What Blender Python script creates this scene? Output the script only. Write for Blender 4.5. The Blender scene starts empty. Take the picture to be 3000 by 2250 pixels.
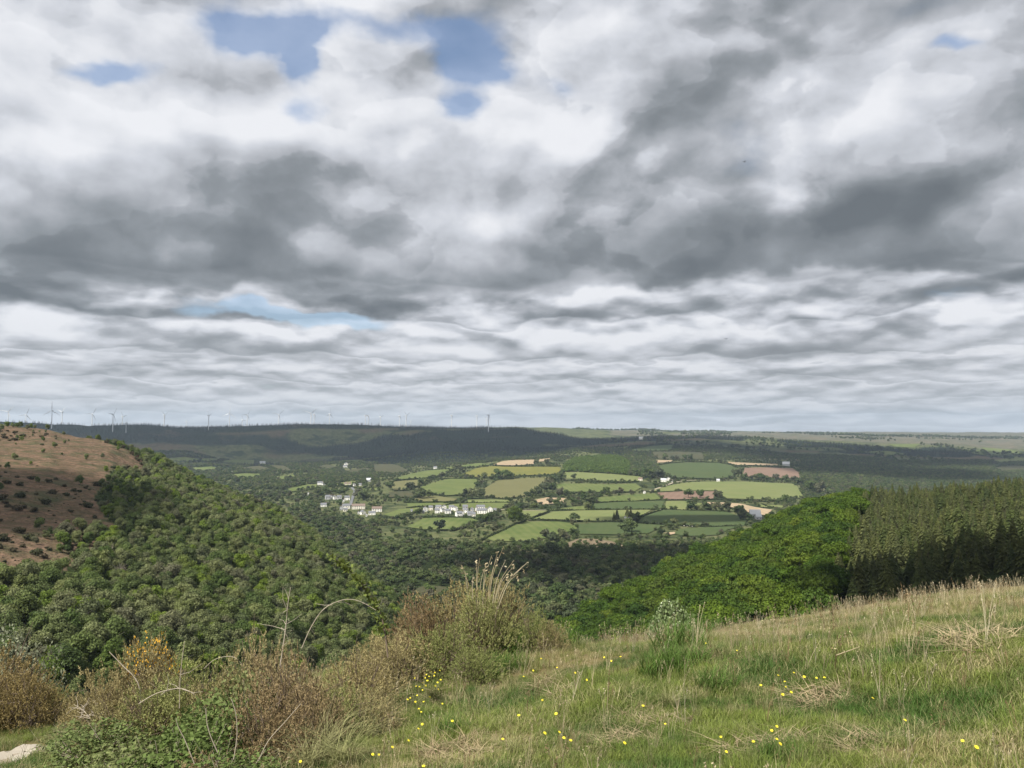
import bpy, bmesh, math, random
import numpy as np
from mathutils import Vector, Matrix, noise as mnoise
from mathutils.geometry import delaunay_2d_cdt
random.seed(7); np.random.seed(7)
SC = bpy.context.scene
COL = SC.collection
R = math.radians
# ------------------------------------------------------------------ camera
FPX, CX, CY, HOR = 2308.0, 1500.0, 1125.0, 1268.0
PITCH = math.atan((HOR - CY) / FPX)
cam_d = bpy.data.cameras.new('camera'); cam = bpy.data.objects.new('camera', cam_d); COL.objects.link(cam)
cam.location = (0, 0, 0); cam.rotation_euler = (R(90) + PITCH, 0, 0)
cam_d.sensor_width = 36; cam_d.lens = 36 * FPX / 3000; cam_d.clip_start = 0.1; cam_d.clip_end = 60000
SC.camera = cam
SC.view_settings.view_transform = 'Standard'; SC.view_settings.look = 'None'
SC.view_settings.exposure = 0.72; SC.view_settings.gamma = 1; SC.view_settings.use_curve_mapping = False
cy = SC.cycles
SC.render.engine = 'CYCLES'
cy.max_bounces = 5; cy.diffuse_bounces = 2; cy.glossy_bounces = 1; cy.transmission_bounces = 2; cy.volume_bounces = 0
cy.transparent_max_bounces = 8; cy.use_denoising = True; cy.caustics_reflective = False; cy.caustics_refractive = False
cy.volume_step_rate = 5; cy.sample_clamp_indirect = 4

# ------------------------------------------------------------------ sun
SUN_EL, SUN_AZ = R(52), R(-138)          # azimuth measured from +Y (view direction) towards +X
sd = Vector((math.sin(SUN_AZ) * math.cos(SUN_EL), math.cos(SUN_AZ) * math.cos(SUN_EL), math.sin(SUN_EL)))
sun_d = bpy.data.lights.new('sun', 'SUN'); sun_d.energy = 5.0; sun_d.angle = R(0.6); sun_d.color = (1, .955, .88)
sun = bpy.data.objects.new('sun', sun_d); COL.objects.link(sun)
sun.rotation_euler = sd.to_track_quat('Z', 'Y').to_euler()

# ------------------------------------------------------------------ node helper
class NT:
    def __init__(s, tree): s.t = tree; s.n = tree.nodes; s.l = tree.links
    def node(s, typ, **kw):
        n = s.n.new(typ)
        for k, v in kw.items(): setattr(n, k, v)
        return n
    def put(s, sock, v):
        if isinstance(v, bpy.types.NodeSocket): s.l.new(v, sock)
        elif v is not None: sock.default_value = v
    def m(s, op, a, b=None, c=None, clamp=False):
        n = s.node('ShaderNodeMath', operation=op); n.use_clamp = clamp
        s.put(n.inputs[0], a); s.put(n.inputs[1], b)
        if c is not None: s.put(n.inputs[2], c)
        return n.outputs[0]
    def add(s, a, b): return s.m('ADD', a, b)
    def sub(s, a, b): return s.m('SUBTRACT', a, b)
    def mul(s, a, b): return s.m('MULTIPLY', a, b)
    def div(s, a, b): return s.m('DIVIDE', a, b)
    def mapr(s, v, a, b, c=0., d=1., smooth=False):
        n = s.node('ShaderNodeMapRange'); n.interpolation_type = 'SMOOTHSTEP' if smooth else 'LINEAR'
        for i, x in enumerate((v, a, b, c, d)): s.put(n.inputs[i], x)
        return n.outputs[0]
    def xyz(s, x, y, z):
        n = s.node('ShaderNodeCombineXYZ'); s.put(n.inputs[0], x); s.put(n.inputs[1], y); s.put(n.inputs[2], z); return n.outputs[0]
    def sep(s, v):
        n = s.node('ShaderNodeSeparateXYZ'); s.put(n.inputs[0], v); return n.outputs
    def noise(s, v, scale, detail=4., rough=.5, dist=0., out=0, dim='3D'):
        n = s.node('ShaderNodeTexNoise', noise_dimensions=dim); s.put(n.inputs['Vector'], v)
        s.put(n.inputs['Scale'], float(scale)); s.put(n.inputs['Detail'], float(detail)); s.put(n.inputs['Roughness'], float(rough)); s.put(n.inputs['Distortion'], float(dist))
        return n.outputs[out]
    def mix(s, f, a, b, blend='MIX'):
        n = s.node('ShaderNodeMix', data_type='RGBA', blend_type=blend)
        s.put(n.inputs[0], f)
        for i, x in ((6, a), (7, b)):
            if isinstance(x, (tuple, list)): x = (x[0], x[1], x[2], 1)
            s.put(n.inputs[i], x)
        return n.outputs[2]
    def pos(s): return s.node('ShaderNodeNewGeometry').outputs['Position']

# ------------------------------------------------------------------ world: Nishita sky with procedural clouds on a cloud plane
W = bpy.data.worlds.new('World'); SC.world = W; W.use_nodes = True
w = NT(W.node_tree); w.n.clear()
sky = w.node('ShaderNodeTexSky', sky_type='NISHITA'); sky.sun_disc = False; sky.sun_elevation = SUN_EL
sky.sun_rotation = SUN_AZ; sky.altitude = 250; sky.air_density = 1.0; sky.dust_density = .6; sky.ozone_density = 2.
SKY_STRENGTH = 0.10; CLOUD_STRENGTH = .66
tc = w.node('ShaderNodeTexCoord').outputs['Generated']
dx, dy, dz = w.sep(tc)[0:3]
zc = w.add(w.m('MAXIMUM', dz, 0.0), 0.035)
qx, qy = w.div(dx, zc), w.div(dy, zc)
q = w.xyz(qx, qy, 3.7)
# a = azimuth tangent, v = elevation tangent (towards the view side); 'front' fades the local cloud banks out elsewhere
ysafe = w.m('MAXIMUM', dy, 0.25)
a_, v_ = w.div(dx, ysafe), w.div(dz, ysafe)
front = w.mapr(dy, .25, .6, 0, 1, True)
def A(x): return (x - 1106) / 1702.
def V(y): return (934 - y) / 1702.
def blob(x, y, sx, sy, k):
    ea = w.div(w.sub(a_, A(x)), sx / 1702.); ev = w.div(w.sub(v_, V(y)), sy / 1702.)
    r2 = w.add(w.mul(ea, ea), w.mul(ev, ev))
    return w.mul(w.m('EXPONENT', w.mul(r2, -1.)), float(k))
def blobsum(lst):
    o = None
    for b in lst:
        e = blob(*b); o = e if o is None else w.add(o, e)
    return w.mul(o, front)
#SKYBLOCK
hr = w.m('SQRT', w.add(w.mul(dx, dx), w.mul(dy, dy))); v2 = w.div(w.m('MAXIMUM', dz, 0.), w.m('MAXIMUM', hr, .05)); az = w.m('ARCTAN2', dx, dy)
fw = w.noise(w.xyz(w.add(az, 9.), v2, 0.), 6.0, 4, .55, out=1, dim='2D'); wx, wy, _z = w.sep(fw)[0:3]
fw2 = w.noise(w.xyz(w.add(az, 6.), w.mul(v2, 2.), 0.), 22.0, 3, .6, out=1, dim='2D'); ux, uy, _z = w.sep(fw2)[0:3]
jx = w.add(w.mul(w.sub(wx, .5), .11), w.mul(w.sub(ux, .5), .022)); jy = w.add(w.mul(w.sub(wy, .5), .070), w.mul(w.sub(uy, .5), .014))
a_ = w.add(a_, jx); v_raw = v_; v_ = w.add(v_, jy)
lowv = w.mapr(v2, .075, .115, 1, 0, True); midv = w.mul(w.mapr(v2, .15, .215, 1, 0, True), w.sub(1., lowv)); hiv = w.sub(w.sub(1., lowv), midv)
def noise2(x, y, sc, det, rough, dist=0., out=0): return w.noise(w.xyz(x, y, 0.), sc, det, rough, dist, out, '2D')
def layer(asp, sc, seed, up, side=.0, det=6, rough=.52, bill=.35, jt=.4):
    """billowing cloud field in (azimuth, elevation) and its lit-from-above relief"""
    def f(oy, ox):
        p_ = w.xyz(w.add(w.add(az, ox + seed), w.mul(jx, jt)), w.mul(w.add(w.add(v2, oy), w.mul(jy, jt * .6)), asp), 0.)
        n_ = w.noise(p_, sc, det, rough, dim='2D')
        vo = w.node('ShaderNodeTexVoronoi', feature='SMOOTH_F1', voronoi_dimensions='2D'); w.put(vo.inputs['Vector'], p_); vo.inputs['Scale'].default_value = sc * 1.3; vo.inputs['Detail'].default_value = 2.; vo.inputs['Roughness'].default_value = .5; vo.inputs['Smoothness'].default_value = .3; vo.normalize = True
        return w.add(n_, w.mul(w.sub(.42, vo.outputs['Distance']), bill))
    a, b = f(0., 0.), f(up, -side); return a, w.sub(a, b)
h0, hrel = layer(1.35, 3.3, 1.3, .028, .016, det=7, rough=.50, bill=.65)
m0, mrel = layer(2.7, 6.0, 4.1, .013, .002, rough=.5, bill=.75, jt=.25)
l0, lrel = layer(4.2, 10.0, 7.7, .0062, .0, 5, rough=.52, bill=.9, jt=.08)
soft = noise2(w.add(az, 4.), w.mul(v2, 1.5), 2.6, 3, .45, .2)
n0 = w.add(w.add(w.mul(h0, hiv), w.mul(m0, midv)), w.mul(l0, lowv)); rel = w.add(w.add(w.mul(hrel, w.mul(hiv, 2.0)), w.mul(mrel, w.mul(midv, 2.0))), w.mul(lrel, w.mul(lowv, 1.0)))
wob = w.mul(w.sub(noise2(a_, 0., 4.5, 3, .5), .5), .055)
edge = w.add(w.mapr(a_, -.05, .42, .165, .212, True), wob)
t = w.add(w.sub(v_, edge), w.mul(w.sub(h0, .5), .03))
above = w.mapr(t, -.004, .012, 0, 1, True)
dark = w.mul(w.mul(w.m('EXPONENT', w.mul(w.m('MAXIMUM', t, 0.), -10.)), above), front)
darkb = blobsum([(110, 540, 300, 110, .24), (1750, 480, 420, 80, .30), (1330, 560, 300, 60, .16), (60, 330, 120, 60, .14), (2050, 440, 260, 90, .16),
                 (1560, 150, 330, 90, .26), (1420, 430, 140, 110, .18), (1950, 120, 260, 70, .10),
                 (1680, 745, 240, 30, .34), (1090, 752, 150, 28, .28), (300, 775, 330, 22, .20), (1360, 820, 240, 14, .12), (430, 600, 200, 30, .12), (900, 600, 200, 30, .12), (1000, 590, 180, 45, .12)])
brightb = blobsum([(230, 170, 150, 60, .30), (700, 180, 170, 80, .24), (1240, 280, 110, 110, .30), (1700, 250, 140, 110, .32), (1690, 415, 70, 35, .50), (60, 290, 70, 40, .2),
                   (1950, 230, 160, 80, .22), (950, 480, 150, 50, .18), (370, 510, 70, 60, .22), (600, 717, 55, 9, .7), (1330, 655, 150, 30, .2), (480, 260, 300, 60, .16),
                   (150, 730, 300, 25, .16), (1640, 640, 200, 25, .24), (2150, 720, 120, 60, .12), (1850, 912, 180, 8, .40), (900, 690, 120, 25, .16)])
blueb = blobsum([(520, 45, 140, 45, .52), (830, 20, 220, 50, .45), (655, 110, 55, 55, .5), (1010, 110, 75, 65, .55), (1180, 170, 60, 45, .3), (215, 130, 110, 34, .45), (2110, 75, 70, 22, .3),
                 (960, 235, 80, 50, .48), (640, 240, 80, 50, .38), (2190, 160, 40, 60, .12), (600, 668, 230, 26, .66), (1290, 610, 130, 12, .18), (460, 690, 90, 10, .12)])
cov = w.mapr(w.sub(w.add(w.mul(n0, .8), w.mul(soft, .2)), blueb), w.mapr(v2, .15, .22, -.06, .07), w.mapr(v2, .15, .22, .33, .44), 0, 1, True)
cov = w.m('MAXIMUM', cov, w.m('MINIMUM', w.add(w.mul(dark, 2.4), w.mul(darkb, 2.)), 1.))
s = w.add(.565, rel)
s = w.add(s, w.mul(w.sub(n0, .5), .42)); s = w.add(s, w.mul(w.sub(soft, .5), .5))
s = w.add(s, w.mul(w.sub(w.mapr(w.add(n0, w.mul(rel, .6)), .49, .545, 0, 1, True), .5), .055))
# rows of cumulus: each row has a crisp sunlit top under the flat grey base of the next
lo_ = w.sub(1., hiv)
rr = w.add(w.div(w.m('LOGARITHM', w.add(v2, .03), math.e), math.log(1.34)), w.mul(w.sub(n0, .5), 1.15)); fr = w.m('FRACT', rr); saw = w.mul(fr, w.mapr(fr, .90, 1., 1, 0, True))
s = w.add(s, w.mul(w.mul(w.sub(saw, .45), .46), lo_))
rim = w.sub(h0, .53); rim = w.mul(w.mapr(rim, 0., .02, 0, 1, True), w.m('EXPONENT', w.mul(rim, -22.)))
rim2 = w.sub(w.add(h0, w.mul(soft, .5)), .86); rim2 = w.mul(w.mapr(rim2, 0., .022, 0, 1, True), w.m('EXPONENT', w.mul(w.m('MAXIMUM', rim2, 0.), -16.)))
s = w.add(s, w.mul(w.mul(w.add(w.mul(rim, .07), w.mul(rim2, .12)), hiv), 1.))
s = w.sub(s, w.mul(dark, .55))
s = w.add(w.sub(s, darkb), brightb)
ramp = w.node('ShaderNodeValToRGB'); w.put(ramp.inputs[0], w.div(w.add(s, .35), 1.35))
cr = ramp.color_ramp; cr.interpolation = 'EASE' if False else 'LINEAR'
cr.elements[0].position = 0.; cr.elements[0].color = (.13, .146, .162, 1)
cr.elements[1].position = 1.0; cr.elements[1].color = (.80, .81, .845, 1)
for p_, c_ in ((.26, (.198, .217, .236)), (.41, (.262, .284, .308)), (.59, (.412, .43, .465)), (.78, (.60, .62, .67)), (.89, (.72, .735, .775))):
    e = cr.elements.new(p_); e.color = (*c_, 1)
hazec = w.mapr(v2, .0, .14, .58, 0)
ccol = w.mix(hazec, ramp.outputs[0], (.63, .645, .66))
veil = w.mapr(v2, .05, .5, .55, .24)
bg_sky = w.node('ShaderNodeBackground'); w.put(bg_sky.inputs[0], sky.outputs[0]); bg_sky.inputs[1].default_value = SKY_STRENGTH
bg_cl = w.node('ShaderNodeBackground'); w.put(bg_cl.inputs[0], ccol); bg_cl.inputs[1].default_value = CLOUD_STRENGTH
mx = w.node('ShaderNodeMixShader'); w.put(mx.inputs[0], w.m('MAXIMUM', cov, veil)); w.l.new(bg_sky.outputs[0], mx.inputs[1]); w.l.new(bg_cl.outputs[0], mx.inputs[2])
wo = w.node('ShaderNodeOutputWorld'); w.l.new(mx.outputs[0], wo.inputs[0])
W.cycles.sampling_method = 'MANUAL'; W.cycles.sample_map_resolution = 512
# ================================================================== helpers
def slope_of(py): return np.tan(PITCH + np.arctan((CY - np.asarray(py, float)) / FPX))
def proj(X, Y, Z):
    """world -> photo pixel (3000 wide)"""
    X, Y, Z = (np.asarray(a, float) for a in (X, Y, Z))
    ca, sa = math.cos(PITCH), math.sin(PITCH)
    d = Y * ca + Z * sa; up = -Y * sa + Z * ca
    return CX + FPX * X / d, CY - FPX * up / d
def ray(px, py):
    ca, sa = math.cos(PITCH), math.sin(PITCH)
    x = (px - CX) / FPX; u = (CY - py) / FPX
    return np.array([x, ca - u * sa, sa + u * ca])
def smooth(t): t = np.clip(t, 0, 1); return t * t * (3 - 2 * t)

# value noise (vectorised)
_perm = np.random.RandomState(3).rand(256, 256)
def vnoise(x, y):
    xi = np.floor(x).astype(int); yi = np.floor(y).astype(int); fx = smooth(x - xi); fy = smooth(y - yi)
    a = _perm[xi & 255, yi & 255]; b = _perm[(xi + 1) & 255, yi & 255]; c = _perm[xi & 255, (yi + 1) & 255]; d = _perm[(xi + 1) & 255, (yi + 1) & 255]
    return (a * (1 - fx) + b * fx) * (1 - fy) + (c * (1 - fx) + d * fx) * fy - .5
def fbm(x, y, oct=4, g=.5):
    s = 0; a = 1.
    for i in range(oct):
        s = s + a * vnoise(x * 2 ** i + 17.3 * i, y * 2 ** i - 9.1 * i); a *= g
    return s

# ---- broad valley and far hills: rows are distances, entries are photo rows (>500) or heights
BY = np.array([300, 600, 900, 1200, 1500, 1800, 2200, 2600, 3000, 3400, 3800, 4400, 5500, 7000, 9500, 12000.])
BT = {
 -400: [-95, -110, -118, -118, -113, -112, -108, -98, 1325, 1283, 1236, 1262, 1268, 1262, 1268, 1275],
 0:    [-95, -112, -118, -118, -113, -112, -108, -98, 1325, 1283, 1240, 1262, 1268, 1262, 1268, 1275],
 300:  [-95, -112, -120, -118, -113, -112, -107, -95, 1325, 1283, 1245, 1262, 1268, 1262, 1268, 1275],
 500:  [-95, -112, -120, -118, -113, -112, 1383, 1355, 1322, 1288, 1252, 1264, 1268, 1262, 1268, 1275],
 700:  [-98, -114, -121, -119, -114, -111, 1385, 1357, 1325, 1286, 1246, 1262, 1268, 1262, 1268, 1275],
 900:  [-100, -116, -122, -120, 1443, 1410, 1380, 1358, 1328, 1288, 1243, 1262, 1268, 1262, 1268, 1275],
 1200: [-102, -118, -124, -120, 1440, 1402, 1385, 1365, 1333, 1292, 1250, 1262, 1266, 1262, 1268, 1275],
 1500: [-105, -120, -126, -120, 1440, 1397, 1349, 1345, 1322, 1288, 1254, 1264, 1251, 1262, 1268, 1275],
 1600: [-105, -120, -126, -120, 1441, 1398, 1351, 1335, 1322, 1296, 1275, 1272, 1253, 1262, 1268, 1275],
 1700: [-105, -120, -126, -120, 1442, 1400, 1355, 1320, 1314, 1303, 1293, 1288, 1256, 1262, 1268, 1275],
 1900: [-105, -120, -126, -120, 1443, 1403, 1362, 1330, 1307, 1292, 1286, 1282, 1265, 1262, 1267, 1275],
 2100: [-100, -116, -124, -119, 1445, 1405, 1366, 1335, 1311, 1296, 1288, 1281, 1269, 1264, 1267, 1275],
 2400: [-95, -112, -120, -117, 1460, 1422, 1388, 1357, 1334, 1314, 1300, 1288, 1276, 1268, 1266, 1275],
 2700: [-90, -110, -118, -115, 1490, 1440, 1402, 1375, 1350, 1330, 1314, 1298, 1283, 1271, 1267, 1275],
 3000: [-90, -110, -118, -115, 1495, 1445, 1405, 1378, 1352, 1332, 1316, 1300, 1284, 1272, 1268, 1275],
 3500: [-90, -110, -118, -115, 1495, 1445, 1405, 1378, 1352, 1332, 1316, 1300, 1284, 1272, 1268, 1275]}
BPX = np.array(sorted(BT), float)
BZ = np.array([[Y * slope_of(e) if e > 500 else e for Y, e in zip(BY, BT[int(p)])] for p in BPX])
def interp2(px, Y, PX, YS, TZ):
    px = np.clip(px, PX[0], PX[-1]); Yc = np.clip(Y, YS[0], YS[-1])
    i = np.clip(np.searchsorted(PX, px, side='right') - 1, 0, len(PX) - 2); fx = (px - PX[i]) / (PX[i + 1] - PX[i]); fx = fx * fx * (3 - 2 * fx) * .5 + fx * .5
    j = np.clip(np.searchsorted(YS, Yc, side='right') - 1, 0, len(YS) - 2); fy = (Yc - YS[j]) / (YS[j + 1] - YS[j]); fy = fy * fy * (3 - 2 * fy) * .3 + fy * .7
    return (TZ[i, j] * (1 - fx) + TZ[i + 1, j] * fx) * (1 - fy) + (TZ[i, j + 1] * (1 - fx) + TZ[i + 1, j + 1] * fx) * fy

# ---- spurs: px -> (ridge distance, photo row of the skyline, canopy height on it, foot distance, foot height, back distance)
LT = np.array([
 [-700, 720, 1205, 0, 140, -40], [-400, 700, 1215, 0, 140, -44], [0, 680, 1241, 0, 150, -48], [150, 660, 1257, 0, 155, -50], [325, 640, 1284, 3, 165, -52], [470, 620, 1338, 6, 175, -55],
 [583, 600, 1385, 8, 185, -57], [678, 575, 1418, 9, 195, -60], [814, 545, 1471, 9, 210, -66], [949, 500, 1559, 9, 225, -72], [1058, 455, 1654, 9, 235, -80],
 [1153, 420, 1736, 9, 245, -88], [1220, 390, 1800, 9, 255, -95], [1350, 340, 1960, 9, 260, -105], [1500, 300, 2150, 8, 260, -115]])
RT = np.array([
 [1400, 280, 2010, 9, 200, -100], [1550, 305, 1900, 9, 185, -92], [1648, 330, 1820, 10, 175, -84], [1763, 350, 1753, 10, 165, -76], [1898, 380, 1677, 10, 155, -68], [2007, 410, 1616, 10, 150, -60], [2170, 440, 1552, 10, 145, -54],
 [2292, 455, 1500, 10, 140, -50], [2360, 460, 1467, 10, 135, -47], [2509, 455, 1421, 12, 125, -43], [2645, 450, 1396, 15, 120, -40], [2848, 430, 1376, 15, 112, -36], [3000, 420, 1366, 15, 105, -33], [3400, 400, 1350, 15, 100, -30], [3900, 400, 1350, 15, 100, -30]])
def spur(px, Y, T, back=.9):
    yr, pr, hc, yf, zf = (np.interp(px, T[:, 0], T[:, k]) for k in range(1, 6))
    zr = yr * slope_of(pr) - hc
    t = (Y - yf) / (yr - yf)
    up = zf + (zr - zf) * t
    crest = (zr - zf) / (yr - yf)
    up = np.where(t > 1, zr + crest * (yr - yf) * .0, up)
    s = np.clip(Y - yr, 0, None)
    down = -np.minimum(s * s / 220., s * back * .55)
    rnd = -12. * np.exp(-((Y - yr) / 45.) ** 2) * .0
    bot = np.where(t < 0, (Y - yf) * .25, 0)
    return np.where(t > 1, zr + down, up) + bot + rnd
def fore(X, Y):
    u = np.clip(X, -60, 60)
    Yp = np.clip(Y, 0, None)
    z = -1.62 - .118 * Yp - .004 * Yp ** 2 + .13 * u - .05 * np.clip(Y, -400, 0)
    z = z + .10 * fbm(X * .7, Y * .7, 3) + .35 * fbm(X * .16 + 5, Y * .16, 2) * smooth((Yp - 2) / 6)
    # low bank and hump under the gorse, left of centre
    z = z + .35 * np.exp(-((X + 1.0) / 2.2) ** 2 - ((Y - 12.5) / 2.5) ** 2)
    # the path runs in a shallow hollow on the left
    pxx = path_x(Y); z = z - .08 * np.exp(-((X - pxx + .0) / .9) ** 2)
    return z
def path_x(Y): return -6.45 + .40 * (Y - 7.5)
def H(X, Y):
    X = np.asarray(X, float); Y = np.asarray(Y, float)
    r = np.hypot(X, Y); th = np.arctan2(X, Y); thc = np.clip(th, -.70, .70)
    Ye = r * np.cos(thc); px = CX + FPX * np.tan(thc)
    Yb = np.clip(Ye, 1, None)
    b = interp2(px, Yb, BPX, BY, BZ)
    amp = np.interp(Ye, [600, 1200, 2600, 3600, 6000, 12000], [2, 1.0, 6, 16, 12, 14])
    b = b + amp * fbm(X / 260., Y / 260., 4) * 1.2
    gl = fbm(X / 700. + 3.1, Y / 500., 3); b = b + np.where((Ye > 2500) & (Ye < 3700), -105 * np.abs(gl) * smooth((Ye - 2500) / 400) * smooth((3750 - Ye) / 300), 0) * np.interp(px, [1100, 1700], [1, .25])
    l = spur(px, Ye, LT) + 4.0 * fbm(X / 60., Y / 60., 3)
    rr = spur(px, Ye, RT) + 4.0 * fbm(X / 55. + 9, Y / 55., 3)
    f = np.where(r < 260, fore(X, Y), -999.)
    back = np.interp(np.abs(th), [1.0, 1.6], [0, 1.])       # behind the camera: open hilltop
    z = np.maximum(np.maximum(b, l), rr)
    z = np.maximum(f, z)
    bz = fore(X, Y) * 0 - 1.6 + .02 * np.clip(-Y, 0, 900) + 6 * fbm(X / 90., Y / 90., 3) * smooth(r / 60) * 1.
    bz = np.where(Y < 0, bz, bz - .2 * Y)
    return np.where((back > 0) & (r > 1), z * (1 - back) + np.maximum(bz, -120) * back, z) if True else z
def Hs(x, y): return float(H(np.array([x]), np.array([y]))[0])
def hit(px, py, y0=8., y1=9000.):
    """world point where the sight line through a photo pixel meets the ground beyond distance y0"""
    d = ray(px, py); Y = np.geomspace(y0, y1, 1500); k = Y / d[1]
    z = H(d[0] * k, Y); g = np.where(d[2] * k <= z)[0]
    if len(g) == 0: i = len(Y) - 1
    else: i = g[0]
    if i > 0 and len(g):
        a, b2 = Y[i - 1], Y[i]
        for _ in range(12):
            m_ = .5 * (a + b2); kk = m_ / d[1]
            if d[2] * kk <= Hs(d[0] * kk, m_): b2 = m_
            else: a = m_
        yy = b2
    else: yy = Y[i]
    kk = yy / d[1]
    return d[0] * kk, yy, Hs(d[0] * kk, yy)

def setp(o, label=None, cat=None, group=None, kind=None):
    if label: o['label'] = label
    if cat: o['category'] = cat
    if group: o['group'] = group
    if kind: o['kind'] = kind
    return o
def mesh_obj(name, verts, faces, mat, parent=None, smooth_=False, link=True):
    me = bpy.data.meshes.new(name)
    verts = np.asarray(verts, np.float32); 
    if isinstance(faces, np.ndarray):
        n, k = faces.shape
        me.vertices.add(len(verts)); me.vertices.foreach_set('co', verts.ravel())
        me.loops.add(n * k); me.loops.foreach_set('vertex_index', faces.ravel().astype(np.int32))
        me.polygons.add(n); me.polygons.foreach_set('loop_start', (np.arange(n) * k).astype(np.int32)); me.polygons.foreach_set('loop_total', np.full(n, k, np.int32))
        me.update(calc_edges=True)
    else:
        me.from_pydata([tuple(v) for v in verts], [], faces)
    if mat is not None:
        for m_ in (mat if isinstance(mat, (list, tuple)) else [mat]): me.materials.append(m_)
    if smooth_: me.polygons.foreach_set('use_smooth', np.ones(len(me.polygons), bool))
    o = bpy.data.objects.new(name, me)
    if link: COL.objects.link(o)
    if parent is not None: o.parent = parent
    return o
def empty(name, loc=(0, 0, 0), rz=0., sc=1.):
    o = bpy.data.objects.new(name, None); COL.objects.link(o); o.empty_display_size = .2
    o.location = loc; o.rotation_euler = (0, 0, rz); o.scale = (sc,) * 3 if isinstance(sc, (int, float)) else sc
    return o
def in_poly(px, py, poly):
    px = np.asarray(px, float); py = np.asarray(py, float); c = np.zeros(px.shape, bool); n = len(poly)
    for i in range(n):
        x0, y0 = poly[i]; x1, y1 = poly[(i + 1) % n]
        cond = ((y0 > py) != (y1 > py)) & (px < (x1 - x0) * (py - y0) / ((y1 - y0) or 1e-9) + x0); c ^= cond
    return c

# ------------------------------------------------------------------ materials
def new_mat(name):
    m_ = bpy.data.materials.new(name); m_.use_nodes = True; nt = NT(m_.node_tree); nt.n.clear()
    out = nt.node('ShaderNodeOutputMaterial'); return m_, nt, out
def finish(nt, out, col, rough=.9, spec=.15, trans=0., bump=None, bump_d=.1, bump_s=.5, transcol=None):
    b = nt.node('ShaderNodeBsdfPrincipled'); nt.put(b.inputs['Base Color'], col if not isinstance(col, tuple) else (*col[:3], 1)); b.inputs['Roughness'].default_value = rough
    b.inputs['Specular IOR Level'].default_value = spec
    if bump is not None:
        bn = nt.node('ShaderNodeBump'); bn.inputs['Strength'].default_value = bump_s; bn.inputs['Distance'].default_value = bump_d
        nt.put(bn.inputs['Height'], bump); nt.l.new(bn.outputs[0], b.inputs['Normal'])
    o = b.outputs[0]
    if trans > 0:
        tr = nt.node('ShaderNodeBsdfTranslucent'); nt.put(tr.inputs[0], transcol or (col if not isinstance(col, tuple) else (*col[:3], 1)))
        ms = nt.node('ShaderNodeMixShader'); ms.inputs[0].default_value = trans; nt.l.new(o, ms.inputs[1]); nt.l.new(tr.outputs[0], ms.inputs[2]); o = ms.outputs[0]
    nt.l.new(o, out.inputs[0])
def simple(name, col, rough=.8, spec=.2, var=.0, vscale=1.):
    m_, nt, out = new_mat(name)
    c = (*col, 1)
    if var: c = nt.mix(nt.noise(nt.pos(), vscale, 4), tuple(x * (1 - var) for x in col), tuple(x * (1 + var) for x in col))
    finish(nt, out, c, rough, spec); return m_

# thatch / soil under the grass of the near slope
def mat_turf():
    m_, nt, out = new_mat('turf'); p = nt.pos()
    dry = nt.mapr(nt.add(nt.noise(p, .55, 5, .6), nt.mul(nt.sep(p)[1], .004)), .42, .62, 0, 1, True)
    c = nt.mix(dry, (.045, .065, .018), (.13, .105, .045)); c = nt.mix(nt.mapr(nt.noise(p, 7, 4), .55, .75), c, (.06, .042, .022))
    finish(nt, out, c, bump=nt.noise(p, 14, 5), bump_d=.06); return m_
# hillsides: zones of dead bracken, moor grass, woodland floor, far plantation, chosen with noise and vertex weights
def mat_hills():
    m_, nt, out = new_mat('hillside'); p = nt.pos()
    def att(n): 
        a = nt.node('ShaderNodeAttribute'); a.attribute_name = n; return a.outputs['Fac']
    n1 = nt.noise(p, .012, 6, .6); n2 = nt.noise(p, .06, 5, .6); n3 = nt.noise(p, .35, 5, .6); n0 = nt.noise(p, .0035, 6, .6)
    wood = nt.mix(n3, (.018, .030, .010), (.035, .045, .016))
    br = nt.mix(nt.mapr(n3, .35, .65), (.105, .068, .047), (.180, .118, .078)); br = nt.mix(nt.mapr(nt.noise(p, .16, 5, .6), .42, .62), br, (.085, .066, .038))
    br = nt.mix(nt.mapr(n2, .5, .68, 0, .85), br, (.048, .058, .026)); br = nt.mix(nt.mapr(nt.noise(p, .9, 4), .58, .7), br, (.035, .034, .02))
    moor = nt.mix(nt.mapr(n1, .4, .6), (.135, .118, .082), (.085, .090, .058)); moor = nt.mix(nt.mapr(n2, .55, .7), moor, (.04, .05, .03))
    plant = nt.mix(nt.mapr(n1, .35, .65), (.012, .020, .013), (.026, .036, .019)); plant = nt.mix(nt.mapr(n0, .60, .68), plant, (.075, .06, .04)); plant = nt.mix(nt.mapr(n2, .45, .7), plant, (.012, .018, .012))
    rough = nt.mix(nt.mapr(n2, .4, .6), (.065, .082, .032), (.115, .118, .055)); rough = nt.mix(nt.mapr(n1, .5, .6), rough, (.03, .042, .018))
    c = rough
    for nm, cc in (('wood', wood), ('bracken', br), ('moor', moor), ('plantation', plant)): c = nt.mix(att(nm), c, cc)
    finish(nt, out, c, 1., .05, bump=nt.add(n3, nt.mul(n2, 4.)), bump_d=2.0, bump_s=.7); return m_

M = {'turf': mat_turf(), 'hills': mat_hills()}

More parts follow.
